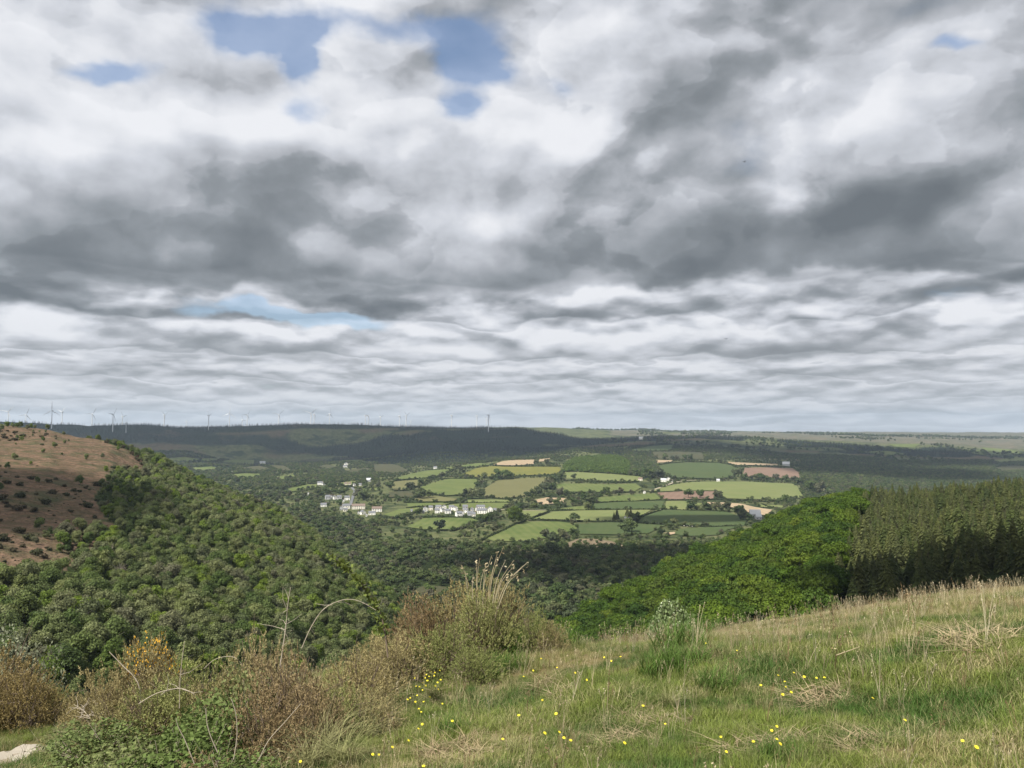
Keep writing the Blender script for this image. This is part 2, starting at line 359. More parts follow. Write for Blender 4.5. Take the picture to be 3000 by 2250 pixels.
# zones in photo coordinates
BRACKEN = [[(-900, 1150), (0, 1243), (150, 1255), (290, 1283), (370, 1315), (455, 1370), (470, 1385), (330, 1375), (280, 1450), (300, 1510), (345, 1545), (320, 1620), (230, 1660), (90, 1690), (-100, 1700), (-900, 1800)],
           [(120, 1700), (170, 1680), (235, 1690), (240, 1740), (190, 1755), (130, 1740)], [(370, 1725), (400, 1735), (408, 1755), (385, 1752)]]
def zones(X, Y, Z):
    px, py = proj(X, np.clip(Y, 1, None), Z); r = np.hypot(X, Y)
    px = px + 14 * fbm(X / 9., Y / 9., 3); py = py + 14 * fbm(X / 9. + 40, Y / 9., 3)
    mid = r < 800
    z = {}
    br = np.zeros(X.shape)
    for pl in BRACKEN: br = np.maximum(br, (in_poly(px, py, pl) & mid & (px < 700) & (Y > 0)).astype(float))
    z['bracken'] = br
    z['wood'] = (mid & (br < .5)).astype(float)
    th = np.arctan2(X, Y)
    pl = smooth((r - 2500 - 300 * fbm(X / 400., Y / 400., 3)) / 200.) * (px < 1480 + 700 * smooth((r - 2800) / 900.) * (r < 4300)) * (r < 4500)
    pl2 = ((px > 1700) & (r > 2550) & (r < 4300)) * 1.
    pl3 = ((px > 2350) & (r > 1500) & (r < 4300)) * 1.
    n_ = fbm(X / 300. + 7, Y / 500., 4)
    z['plantation'] = np.clip(pl + np.maximum(pl2, pl3) * (n_ > -.16), 0, 1)
    clr = smooth((fbm(X / 420. + 11, Y / 260. + 4, 4) - .03) / .08) * (r > 2500) * (r < 3780); z['plantation'] = z['plantation'] * (1 - clr); far_br = clr * smooth((fbm(X / 300. + 2, Y / 200., 3) + .02) / .1) * .8
    z['moor'] = smooth((r - 4600 - 500 * fbm(X / 900., Y / 900., 3)) / 200.) * (1 - ((px < 1790) & (r < 6300)) * (n_ > -.2)) + (r > 6600)
    z['moor'] = np.clip(z['moor'] * (fbm(X / 500. + 31, Y / 900., 3) > -.38), 0, 1)
    z['bracken'] = np.maximum(z['bracken'], far_br)
    back = (Y < 0) & (r > 30); z['bracken'] = np.where(back, 0, z['bracken']); z['wood'] = np.where(back, 0, z['wood'])
    return z
def polar_grid(name, rs, ths, mat, kind='structure', z_off=0., attrs=True):
    TH, RR = np.meshgrid(ths, rs, indexing='ij'); X = RR * np.sin(TH); Y = RR * np.cos(TH); Z = H(X, Y) + z_off
    n, k = X.shape; idx = np.arange(n * k).reshape(n, k)
    f = np.stack([idx[:-1, :-1], idx[1:, :-1], idx[1:, 1:], idx[:-1, 1:]], -1).reshape(-1, 4)[:, ::-1]
    o = mesh_obj(name, np.stack([X, Y, Z], -1).reshape(-1, 3), f, mat, smooth_=True)
    if attrs:
        for nm, v in zones(X.ravel(), Y.ravel(), Z.ravel()).items():
            a = o.data.attributes.new(nm, 'FLOAT', 'POINT'); a.data.foreach_set('value', v.astype(np.float32))
    return setp(o, kind=kind)
near_th = np.concatenate([np.linspace(-math.pi, -.9, 50)[:-1], np.linspace(-.9, .9, 420), np.linspace(.9, math.pi, 50)[1:]])
turf = polar_grid('ground', np.concatenate([[0.02], np.linspace(.6, 30, 260), np.geomspace(30.3, 120, 60)]), near_th, M['turf'], attrs=False)
th2 = np.concatenate([np.linspace(-math.pi, -.75, 90)[:-1], np.linspace(-.75, .75, 620), np.linspace(.75, math.pi, 90)[1:]])
hills = polar_grid('hills', np.concatenate([np.geomspace(120, 1000, 170)[:], np.geomspace(1008, 12000, 230)]), th2, M['hills'])
setp(turf, 'grassy hilltop slope falling away from the viewpoint'); setp(hills, 'wooded hillsides, valley floor and distant moorland')
# ================================================================== foliage materials
def leaf_mat(name, cols, trans=.25, nscale=.25, rough=.7, spec=.12, patch=.0, dark=.55):
    """cols: leaf colours spread over the individuals by their own random value; a fine noise gives light and dark leaves"""
    m_, nt, out = new_mat(name); p = nt.pos()
    rnd = nt.node('ShaderNodeObjectInfo').outputs['Random']
    rmp = nt.node('ShaderNodeValToRGB'); nt.put(rmp.inputs[0], rnd); cr_ = rmp.color_ramp; cr_.interpolation = 'LINEAR'
    while len(cr_.elements) < len(cols): cr_.elements.new(.5)
    for i, c_ in enumerate(cols): cr_.elements[i].position = i / max(1, len(cols) - 1); cr_.elements[i].color = (*c_, 1)
    c = rmp.outputs[0]
    g = nt.node('ShaderNodeNewGeometry').outputs['Random Per Island']
    v = nt.mapr(nt.add(nt.mul(g, .6), nt.mul(nt.noise(p, nscale, 3), .8)), .3, 1.1, dark, 1.35)
    c = nt.mix(1., c, nt.node('ShaderNodeCombineColor').outputs[0], 'MULTIPLY') if False else c
    vv = nt.node('ShaderNodeVectorMath', operation='SCALE'); nt.put(vv.inputs[0], c); nt.put(vv.inputs['Scale'], v)
    finish(nt, out, vv.outputs[0], rough, spec, trans); return m_
M['birch'] = leaf_mat('birch_leaves', [(.16, .195, .072), (.115, .155, .048), (.21, .235, .09), (.155, .17, .09), (.075, .115, .032), (.22, .24, .11), (.125, .165, .055), (.17, .165, .105), (.18, .245, .035), (.095, .14, .04), (.14, .18, .058)], trans=.4)
M['oak'] = leaf_mat('oak_leaves', [(.070, .118, .012), (.046, .088, .012), (.095, .145, .014), (.034, .068, .012), (.075, .120, .014), (.110, .150, .018), (.052, .092, .014), (.085, .12, .02)], trans=.3)
M['spruce'] = leaf_mat('spruce_needles', [(.092, .112, .034), (.064, .084, .028), (.115, .128, .042), (.080, .092, .038), (.10, .112, .036), (.054, .072, .028)], trans=.25)
M['valley'] = leaf_mat('valley_leaves', [(.055, .085, .028), (.085, .118, .036), (.080, .084, .050), (.048, .074, .028), (.115, .145, .045), (.105, .10, .064), (.064, .098, .030), (.078, .106, .040), (.14, .16, .065), (.042, .062, .026)])
M['lime'] = leaf_mat('young_beech_leaves', [(.085, .135, .026), (.105, .150, .030), (.070, .118, .024)])
M['conifer_far'] = leaf_mat('plantation_needles', [(.016, .022, .016), (.020, .026, .019), (.014, .019, .016), (.026, .033, .020), (.018, .025, .016)], trans=.0)
M['hedge'] = leaf_mat('hedge_leaves', [(.026, .040, .012), (.034, .048, .015), (.024, .034, .012), (.038, .046, .018)])
M['bark'] = simple('bark', (.07, .055, .042), var=.4, vscale=3)
M['pale_bark'] = simple('pale_bark', (.22, .20, .17), var=.3, vscale=3)

PR = bpy.data.collections.new('prototypes')     # never linked to the scene
def quads(cen, nrm, size, rs, aspect=1.):
    n = len(cen); nrm = nrm / (np.linalg.norm(nrm, axis=1, keepdims=True) + 1e-9)
    t = np.cross(nrm, rs.randn(n, 3)); t /= (np.linalg.norm(t, axis=1, keepdims=True) + 1e-9); b = np.cross(nrm, t)
    s = np.asarray(size).reshape(-1, 1) * np.ones((n, 1)) * .5
    v = np.stack([cen - t * s - b * s * aspect, cen + t * s * .8 - b * s * aspect * .7, cen + t * s + b * s * aspect, cen - t * s * .7 + b * s * aspect * .8], 1).reshape(-1, 3)
    return v, np.arange(4 * n).reshape(n, 4)
def merge(parts):
    V_, F_, o = [], [], 0
    for v, f in parts: V_.append(v); F_.append(f + o); o += len(v)
    return np.concatenate(V_), np.concatenate(F_)
def ico(rad, cen, sub, rs, rough=.2, sq=(1, 1, 1)):
    bm = bmesh.new(); bmesh.ops.create_icosphere(bm, subdivisions=sub, radius=1)
    v = np.array([q_.co[:] for q_ in bm.verts]); f = np.array([[x.index for x in p_.verts] + [p_.verts[2].index] for p_ in bm.faces]); bm.free()
    v = v * (1 + rough * rs.randn(len(v), 1)) * rad * np.array(sq) + cen
    return v, f[:, [0, 1, 2, 2]]
def tri_to(f): return [tuple(dict.fromkeys(x)) for x in f.tolist()]
def tube(pts, r0, r1, k=5):
    pts = [Vector(p_) for p_ in pts]; V_, F_ = [], []
    for i, p_ in enumerate(pts):
        d = (pts[min(i + 1, len(pts) - 1)] - pts[max(i - 1, 0)]).normalized(); u_ = d.orthogonal().normalized(); w_ = d.cross(u_)
        r_ = r0 + (r1 - r0) * i / (len(pts) - 1)
        for j in range(k): a = 2 * math.pi * j / k; V_.append(p_ + (u_ * math.cos(a) + w_ * math.sin(a)) * r_)
    for i in range(len(pts) - 1):
        for j in range(k): F_.append((i * k + j, i * k + (j + 1) % k, (i + 1) * k + (j + 1) % k, (i + 1) * k + j))
    return np.array([v[:] for v in V_]), np.array(F_)
def crown_mesh(rs, rad=4.2, h=9., nl=11, per=75, leaf=.75, flat=.75, base=.32):
    """uneven crown: leaf clumps on the skins of many lobes, with gaps between them"""
    parts = []
    for i in range(nl):
        a = rs.rand() * 2 * math.pi; t = rs.rand() ** .6
        zz = h * (base + (1 - base) * (rs.rand() * .75 + .08)); rr = rad * (.15 + .62 * t) * math.sqrt(max(.1, 1 - ((zz / h - .55) / .62) ** 2))
        c = np.array([rr * math.cos(a), rr * math.sin(a), zz]) if i else np.array([0, 0, h * .68])
        lr = rad * (.34 + .22 * rs.rand()) * (1.25 if i == 0 else 1)
        d = rs.randn(per, 3); d[:, 2] = d[:, 2] * .9 + .35; d /= np.linalg.norm(d, axis=1, keepdims=True)
        cen = c + d * lr * (.72 + .38 * rs.rand(per, 1)) * np.array([1, 1, flat])
        parts.append(quads(cen, d + .55 * rs.randn(per, 3), leaf * (.6 + .8 * rs.rand(per)), rs))
        parts.append(ico(lr * .62, c, 1, rs, .14, (1, 1, flat)))
    return merge(parts)
def conifer_mesh(rs, h=16., r=2.6, tiers=15, nb=10, jit=0.):
    V_, F_, o = [], [], 0
    for i in range(tiers):
        t = i / (tiers - 1.); z = h * (.12 + .86 * t); rr = r * (1 - t) ** .8 * (.8 + .35 * rs.rand()) + .18
        for j in range(nb):
            a = 2 * math.pi * (j + rs.rand() * .8) / nb + i; L = rr * (.55 + .65 * rs.rand()); z = h * (.12 + .86 * t) + jit * rs.randn() * (1.1 - t); wdt = (.32 + .3 * rs.rand()) * (.5 + .8 * (1 - t)) * 1.3
            dr = -.34 * L - .15; ca, sa = math.cos(a), math.sin(a)
            p0 = (0, 0, z + .25); m1 = (ca * L * .55 - sa * wdt, sa * L * .55 + ca * wdt, z + dr * .35); m2 = (ca * L * .55 + sa * wdt, sa * L * .55 - ca * wdt, z + dr * .4)
            tip = (ca * L, sa * L, z + dr); V_ += [p0, m1, tip, m2]; F_.append((o, o + 1, o + 2, o + 3)); o += 4
            V_ += [(ca * L * .2, sa * L * .2, z), (ca * L * .62 - sa * .1, sa * L * .62 + ca * .1, z + dr * .2), (ca * L * .9, sa * L * .9, z + dr * 1.35), (ca * L * .55, sa * L * .55, z + dr * 1.2 - .3)]; F_.append((o, o + 1, o + 2, o + 3)); o += 4
    return np.array(V_, float), np.array(F_)
def trunk_mesh(rs, h, r, limbs=5):
    pts = [(0, 0, -1.), (0, 0, .05), (rs.randn() * .1, rs.randn() * .1, h * .3), (rs.randn() * .2, rs.randn() * .2, h * .6), (rs.randn() * .3, rs.randn() * .3, h * .85)]
    parts = [tube(pts, r, r * .25, 6)]
    for i in range(limbs):
        a = rs.rand() * 6.28; z = h * (.28 + .35 * rs.rand()); L = h * .35
        parts.append(tube([(0, 0, z), (math.cos(a) * L * .5, math.sin(a) * L * .5, z + L * .45), (math.cos(a) * L, math.sin(a) * L, z + L * .7)], r * .5, r * .1, 4))
    return merge(parts)
PROTO = {}
def proto(kind, n, cf, tf, mat, bark):
    lst = []
    for i in range(n):
        rs = np.random.RandomState(hash(kind) % 1000 if False else sum(map(ord, kind)) + 31 * i)
        cv, cf_ = cf(rs); tv, tf_ = tf(rs)
        c = mesh_obj('crown', cv, tri_to(cf_) if cf_.shape[1] == 4 and (cf_[:, 2] == cf_[:, 3]).any() else cf_, mat, link=False)
        t = mesh_obj('trunk', tv, tf_, bark, link=False)
        # joined version for the mass of the wood
        v, f = merge([(cv, cf_), (tv, tf_)]); fl = tri_to(f); j = mesh_obj('tree', v, fl, [mat, bark], link=False)
        mi = np.zeros(len(fl), np.int32); mi[len(cf_):] = 1; j.data.polygons.foreach_set('material_index', mi)
        lst.append((c, t, j))
    PROTO[kind] = lst
    pc = bpy.data.collections.new('proto_' + kind)
    for i, (c, t, j) in enumerate(lst): j.name = 'p%02d' % i; pc.objects.link(j)
    PROTO[kind + '_col'] = pc
proto('birch', 5, lambda rs: crown_mesh(rs, 3.4, 8.6, 13, 210, .33, .95, .22), lambda rs: trunk_mesh(rs, 8, .16), M['birch'], M['pale_bark'])
proto('oak', 5, lambda rs: crown_mesh(rs, 4.7, 9.8, 14, 190, .42, .78, .3), lambda rs: trunk_mesh(rs, 8.5, .3), M['oak'], M['bark'])
proto('spruce', 6, lambda rs: conifer_mesh(rs, 8 + 4.5 * rs.rand(), 2.5 + 1.2 * rs.rand(), 26, 16, .5), lambda rs: trunk_mesh(rs, 13, .2, 0), M['spruce'], M['bark'])
proto('valley', 5, lambda rs: crown_mesh(rs, 5.0, 9.5, 10, 34, 1.0, .75, .22), lambda rs: trunk_mesh(rs, 8, .3, 3), M['valley'], M['bark'])
proto('lime', 3, lambda rs: crown_mesh(rs, 5.0, 9.5, 10, 34, 1.0, .75, .22), lambda rs: trunk_mesh(rs, 8, .3, 3), M['lime'], M['bark'])
proto('conifer_far', 3, lambda rs: conifer_mesh(rs, 15, 3.4, 6, 6), lambda rs: trunk_mesh(rs, 12, .25, 0), M['conifer_far'], M['bark'])
M['heath'] = leaf_mat('heath_scrub_leaves', [(.060, .066, .030), (.085, .070, .040), (.050, .060, .026), (.095, .075, .045), (.070, .080, .034)])
proto('bush', 4, lambda rs: crown_mesh(rs, 1.7, 1.6, 8, 40, .45, .7, .15), lambda rs: trunk_mesh(rs, 1.1, .06, 2), M['heath'], M['bark'])

def scatter_obj(name, P, sc, col, label=None, tilt=None, kind='stuff'):
    """one object whose points carry instances (geometry nodes)"""
    me = bpy.data.meshes.new(name); P = np.asarray(P, np.float32); me.vertices.add(len(P)); me.vertices.foreach_set('co', P.ravel())
    a = me.attributes.new('sc', 'FLOAT_VECTOR', 'POINT'); sc = np.asarray(sc, np.float32)
    if sc.ndim == 1: sc = np.repeat(sc[:, None], 3, 1)
    a.data.foreach_set('vector', sc.ravel())
    rs = np.random.RandomState(len(P)); rot = np.zeros((len(P), 3), np.float32); rot[:, 2] = rs.rand(len(P)) * 6.283
    if tilt: rot[:, :2] = rs.randn(len(P), 2) * tilt
    a = me.attributes.new('rt', 'FLOAT_VECTOR', 'POINT'); a.data.foreach_set('vector', rot.ravel())
    a = me.attributes.new('ki', 'INT', 'POINT'); a.data.foreach_set('value', rs.randint(0, max(1, len(col.objects)), len(P)).astype(np.int32))
    me.materials.append(next(iter(col.objects)).data.materials[0])
    o = bpy.data.objects.new(name, me); COL.objects.link(o)
    g = bpy.data.node_groups.new(name + '_scatter', 'GeometryNodeTree')
    g.interface.new_socket('Geometry', in_out='INPUT', socket_type='NodeSocketGeometry'); g.interface.new_socket('Geometry', in_out='OUTPUT', socket_type='NodeSocketGeometry')
    gi, go = g.nodes.new('NodeGroupInput'), g.nodes.new('NodeGroupOutput')
    ci = g.nodes.new('GeometryNodeCollectionInfo'); ci.inputs['Collection'].default_value = col; ci.inputs['Separate Children'].default_value = True; ci.inputs['Reset Children'].default_value = True
    ip = g.nodes.new('GeometryNodeInstanceOnPoints'); ip.inputs['Pick Instance'].default_value = True
    def na(nm, t):
        n_ = g.nodes.new('GeometryNodeInputNamedAttribute'); n_.data_type = t; n_.inputs[0].default_value = nm
        return [s for s in n_.outputs if s.enabled and s.name == 'Attribute'][0]
    g.links.new(gi.outputs[0], ip.inputs['Points']); g.links.new(ci.outputs[0], ip.inputs['Instance']); g.links.new(na('ki', 'INT'), ip.inputs['Instance Index'])
    e2r = g.nodes.new('FunctionNodeEulerToRotation'); g.links.new(na('rt', 'FLOAT_VECTOR'), e2r.inputs[0]); g.links.new(e2r.outputs[0], ip.inputs['Rotation'])
    g.links.new(na('sc', 'FLOAT_VECTOR'), ip.inputs['Scale']); g.links.new(ip.outputs[0], go.inputs[0])
    md = o.modifiers.new('scatter', 'NODES'); md.node_group = g
    return setp(o, label, None, None, kind)
def where_lr(x, y, cols, rows):
    return next(t for l, t in rows if y < l) + ' ' + next(t for l, t in cols if x < l)
def place_tree(name, kind, i, loc, rz, s, label, cat, group):
    c, t, _ = PROTO[kind][i % len(PROTO[kind])]
    e = empty(name, loc, rz, s); setp(e, label, cat, group)
    for src in (c, t):
        o = src.copy(); COL.objects.link(o); o.parent = e
    return e
FORE_SKY = np.array([(-400, 1850), (0, 1880), (200, 2050), (560, 1920), (850, 1880), (1150, 1775), (1500, 1745), (1640, 1850), (1750, 1862), (2100, 1815), (2580, 1745), (3000, 1690), (3400, 1640)], float)
def grid_pts(x0, x1, y0, y1, step, seed, jit=.9):
    rs = np.random.RandomState(seed); X, Y = np.meshgrid(np.arange(x0, x1, step), np.arange(y0, y1, step)); X = X.ravel() + (rs.rand(X.size) - .5) * step * jit; Y = Y.ravel() + (rs.rand(Y.size) - .5) * step * jit
    return X, Y, rs

# ------------------------------------------------------------------ wood on the left hillside
X, Y, rs = grid_pts(-620, 120, 130, 730, 4.2, 11)
Z = H(X, Y); px, py = proj(X, Y, Z); L_ok = (px > -1000) & (px < 1400) & (Y < np.interp(px, LT[:, 0], LT[:, 1]) + 25)
brk = np.zeros(X.shape, bool); pjx = px + 16 * fbm(X / 12., Y / 12., 3); pjy = py + 14 * fbm(X / 12. + 40, Y / 12., 3)
for pl in BRACKEN: brk |= in_poly(pjx, pjy - 4, pl) & (px < 700)
onL = spur(CX + FPX * X / Y, Y, LT) > interp2(CX + FPX * X / Y, Y, BPX, BY, BZ) + 1
dens_ = fbm(X / 30., Y / 30., 3)
edge_thin = smooth((pjy - 1440) / 170.) + (px > 330)                          # thins out upwards into the bracken
inb = np.clip(.02 + 1.1 * smooth((pjy - 1450) / 260.) * smooth((pjx + 60) / 600.) + .8 * dens_ * smooth((pjy - 1420) / 200.), 0, .9)
keep = L_ok & onL & (rs.rand(len(X)) < np.where(brk, inb, np.clip(.40 + .75 * edge_thin + dens_ * .5, .0, .97)))
KX, KY, KZ, Kpx, Kpy = X[keep], Y[keep], Z[keep], px[keep], py[keep]
ksc = (.42 + .68 * rs.rand(len(KX)) ** 1.2) * np.where(Kpx < 420, np.interp(Kpy, [1400, 1560, 1800], [.55, .75, 1.]), 1.)
low = Kpy > np.interp(Kpx, [0, 500, 700, 900], [1760, 1830, 1870, 1850])        # big dark oaks along the foot of the slope
vis = (Kpx > -20) & (Kpx < 1400) & (Kpy - 8. * ksc / KY * FPX < np.interp(Kpx, FORE_SKY[:, 0], FORE_SKY[:, 1]))
order = np.argsort(-(ksc / KY) * vis); ind = np.zeros(len(KX), bool); ind[order[:290]] = True
LB = ['pale grey-green birch tree on the left hillside', 'dark green birch tree on the left hillside', 'lime green young tree on the left hillside']
for i in np.where(ind)[0]:
    place_tree('birch_tree', 'birch', i, (KX[i], KY[i], KZ[i] - .3), float(rs.rand() * 6.28), float(ksc[i]), 'round %sgrey-green tree %s in the left wood' % ('small ' if ksc[i] < .85 else 'tall ' if ksc[i] > 1.1 else '', where_lr(Kpx[i], Kpy[i], ((250, 'at the far left'), (550, 'left of the dead branch'), (850, 'behind the briar shoot'), (9999, 'near the valley mouth')), ((1600, 'high up'), (1750, 'half way up'), (9999, 'low down')))), 'tree', 'trees of the wood on the left hillside')
m_ = ~ind
scatter_obj('birch_wood', np.stack([KX, KY, KZ - .3], 1)[m_], ksc[m_], PROTO['birch_col'], 'grey-green birch wood covering the left hillside')
# scattered scrub on the bracken slope
X, Y, rs = grid_pts(-620, 0, 200, 720, 3.6, 5); Z = H(X, Y); px, py = proj(X, Y, Z)
brk = np.zeros(X.shape, bool)
for pl in BRACKEN: brk |= in_poly(px, py, pl)
keep = brk & (px < 470) & (px > -60) & (rs.rand(len(X)) < np.clip(.06 + .9 * fbm(X / 40., Y / 40., 3) + .40 * smooth((py - 1310) / 200), 0, .7)) & (py > 1262)
sc_ = (.16 + rs.rand(len(X)) ** 4 * 1.2)
kk = np.where(keep)[0]; kk = kk[np.argsort(-(sc_[kk] / Y[kk]))]
for i in kk[:110]: place_tree('bush', 'bush', i, (X[i], Y[i], Z[i] - .1), float(rs.rand() * 6.28), float(sc_[i]), 'small dark bush on the brown bracken slope, ' + where_lr(px[i], py[i], ((120, 'at the left edge'), (260, 'in the middle'), (9999, 'at its right side')), ((1310, 'near the crest'), (1420, 'in the upper half'), (1540, 'in the lower half'), (9999, 'at the foot'))), 'bush', 'bushes on the bracken slope')
kk = kk[110:]; scatter_obj('scrub', np.stack([X, Y, Z - .1], 1)[kk], sc_[kk], PROTO['bush_col'], 'low dark scrub scattered over the brown bracken slope')

# ------------------------------------------------------------------ oak wood and conifers on the right hillside
X, Y, rs = grid_pts(-20, 400, 105, 500, 5.0, 21, 1.5)
Z = H(X, Y); px, py = proj(X, Y, Z); pd = CX + FPX * X / Y
onR = (spur(pd, Y, RT) > interp2(pd, Y, BPX, BY, BZ) + 1) & (spur(pd, Y, RT) > fore(X, Y)) & (rs.rand(len(X)) > -1) & (Y < np.interp(pd, RT[:, 0], RT[:, 1]) + 22) & (px > 1500) & (px < 3350)
conb = np.interp(py, [1380, 1430, 1500, 1600, 1700, 1760, 1850], [2580, 2560, 2520, 2480, 2460, 2440, 2420]) + 40 * fbm(X / 14., Y / 14., 3)
con = px > conb
for kind, name, msk, lab, mass, mlab, grp, s0, s1 in (
    ('oak', 'oak_tree', onR & ~con, 'bright green oak', 'oak_wood', 'bright green oak wood covering the right-hand spur', 'trees of the oak wood', .62, .62),
    ('spruce', 'spruce_tree', onR & con & (Y > 190), 'pointed olive-green conifer', 'spruce_wood', 'olive-green conifer stand on the right-hand hillside', 'conifers on the right hillside', .48, .5)):
    ii = np.where(msk & (rs.rand(len(X)) < (.74 if kind == 'oak' else .97)))[0]; s_ = s0 + s1 * rs.rand(len(X))
    v_ok = (px < 3010) & (py - 9 * s_ / Y * FPX < np.interp(px, FORE_SKY[:, 0], FORE_SKY[:, 1]))
    ii = ii[np.argsort(-(s_[ii] / Y[ii]) * v_ok[ii])]
    for i in ii[:290]: place_tree(name, kind, i, (X[i], Y[i], Z[i] - .3), float(rs.rand() * 6.28), float(s_[i]), lab + ', ' + where_lr(px[i], py[i], ((1850, 'at its lower left end'), (2150, 'behind the hawthorn bush'), (2500, 'in the middle'), (2750, 'towards the right'), (9999, 'at the far right')), ((1480, 'near the skyline'), (1600, 'half way down'), (9999, 'just above the grass crest'))), 'tree', grp)
    kk = ii[290:]; 
    if len(kk): scatter_obj(mass, np.stack([X, Y, Z - .3], 1)[kk], s_[kk], PROTO[kind + '_col'], mlab)
# ================================================================== fields of the valley (real patches of grass, plough and stubble)
def field_mat(name, c1, c2, stripe=.25, sc=.02):
    m_, nt, out = new_mat(name); p = nt.pos()
    oi = nt.node('ShaderNodeObjectInfo').outputs['Random']
    rot = nt.node('ShaderNodeVectorRotate', rotation_type='Z_AXIS'); nt.put(rot.inputs['Vector'], p); nt.put(rot.inputs['Angle'], nt.add(nt.mul(oi, .9), -.2))
    wv = nt.node('ShaderNodeTexWave', wave_type='BANDS'); nt.put(wv.inputs['Vector'], rot.outputs[0]); wv.inputs['Scale'].default_value = .028; wv.inputs['Distortion'].default_value = 1.5; wv.inputs['Detail'].default_value = 2
    f = nt.add(nt.mul(nt.sub(wv.outputs['Fac'], .5), stripe), nt.mapr(nt.noise(p, sc, 6, .65), .3, .7)); f = nt.add(f, nt.mul(nt.sub(nt.noise(p, .15, 4, .6), .5), .5))
    c = nt.mix(nt.m('MINIMUM', nt.m('MAXIMUM', f, 0.), 1.), c1, c2)
    finish(nt, out, c, .95, .08); return m_
FM = {'g': field_mat('pasture', (.072, .100, .028), (.122, .138, .048), .35), 'l': field_mat('light_pasture', (.115, .142, .048), (.150, .160, .064)),
      'd': field_mat('dark_pasture', (.048, .072, .026), (.066, .084, .032)), 'o': field_mat('olive_pasture', (.108, .106, .044), (.130, .125, .054)),
      'y': field_mat('buttercup_pasture', (.105, .115, .032), (.150, .140, .034)), 'b': field_mat('ploughed_soil', (.150, .098, .070), (.190, .130, .094), .5),
      't': field_mat('pale_stubble', (.26, .20, .125), (.34, .26, .17), .4), 'r': field_mat('rushy_pasture', (.045, .052, .026), (.070, .064, .032)),
      's': field_mat('scrubby_quarry', (.10, .08, .05), (.20, .155, .10), .0, .06)}
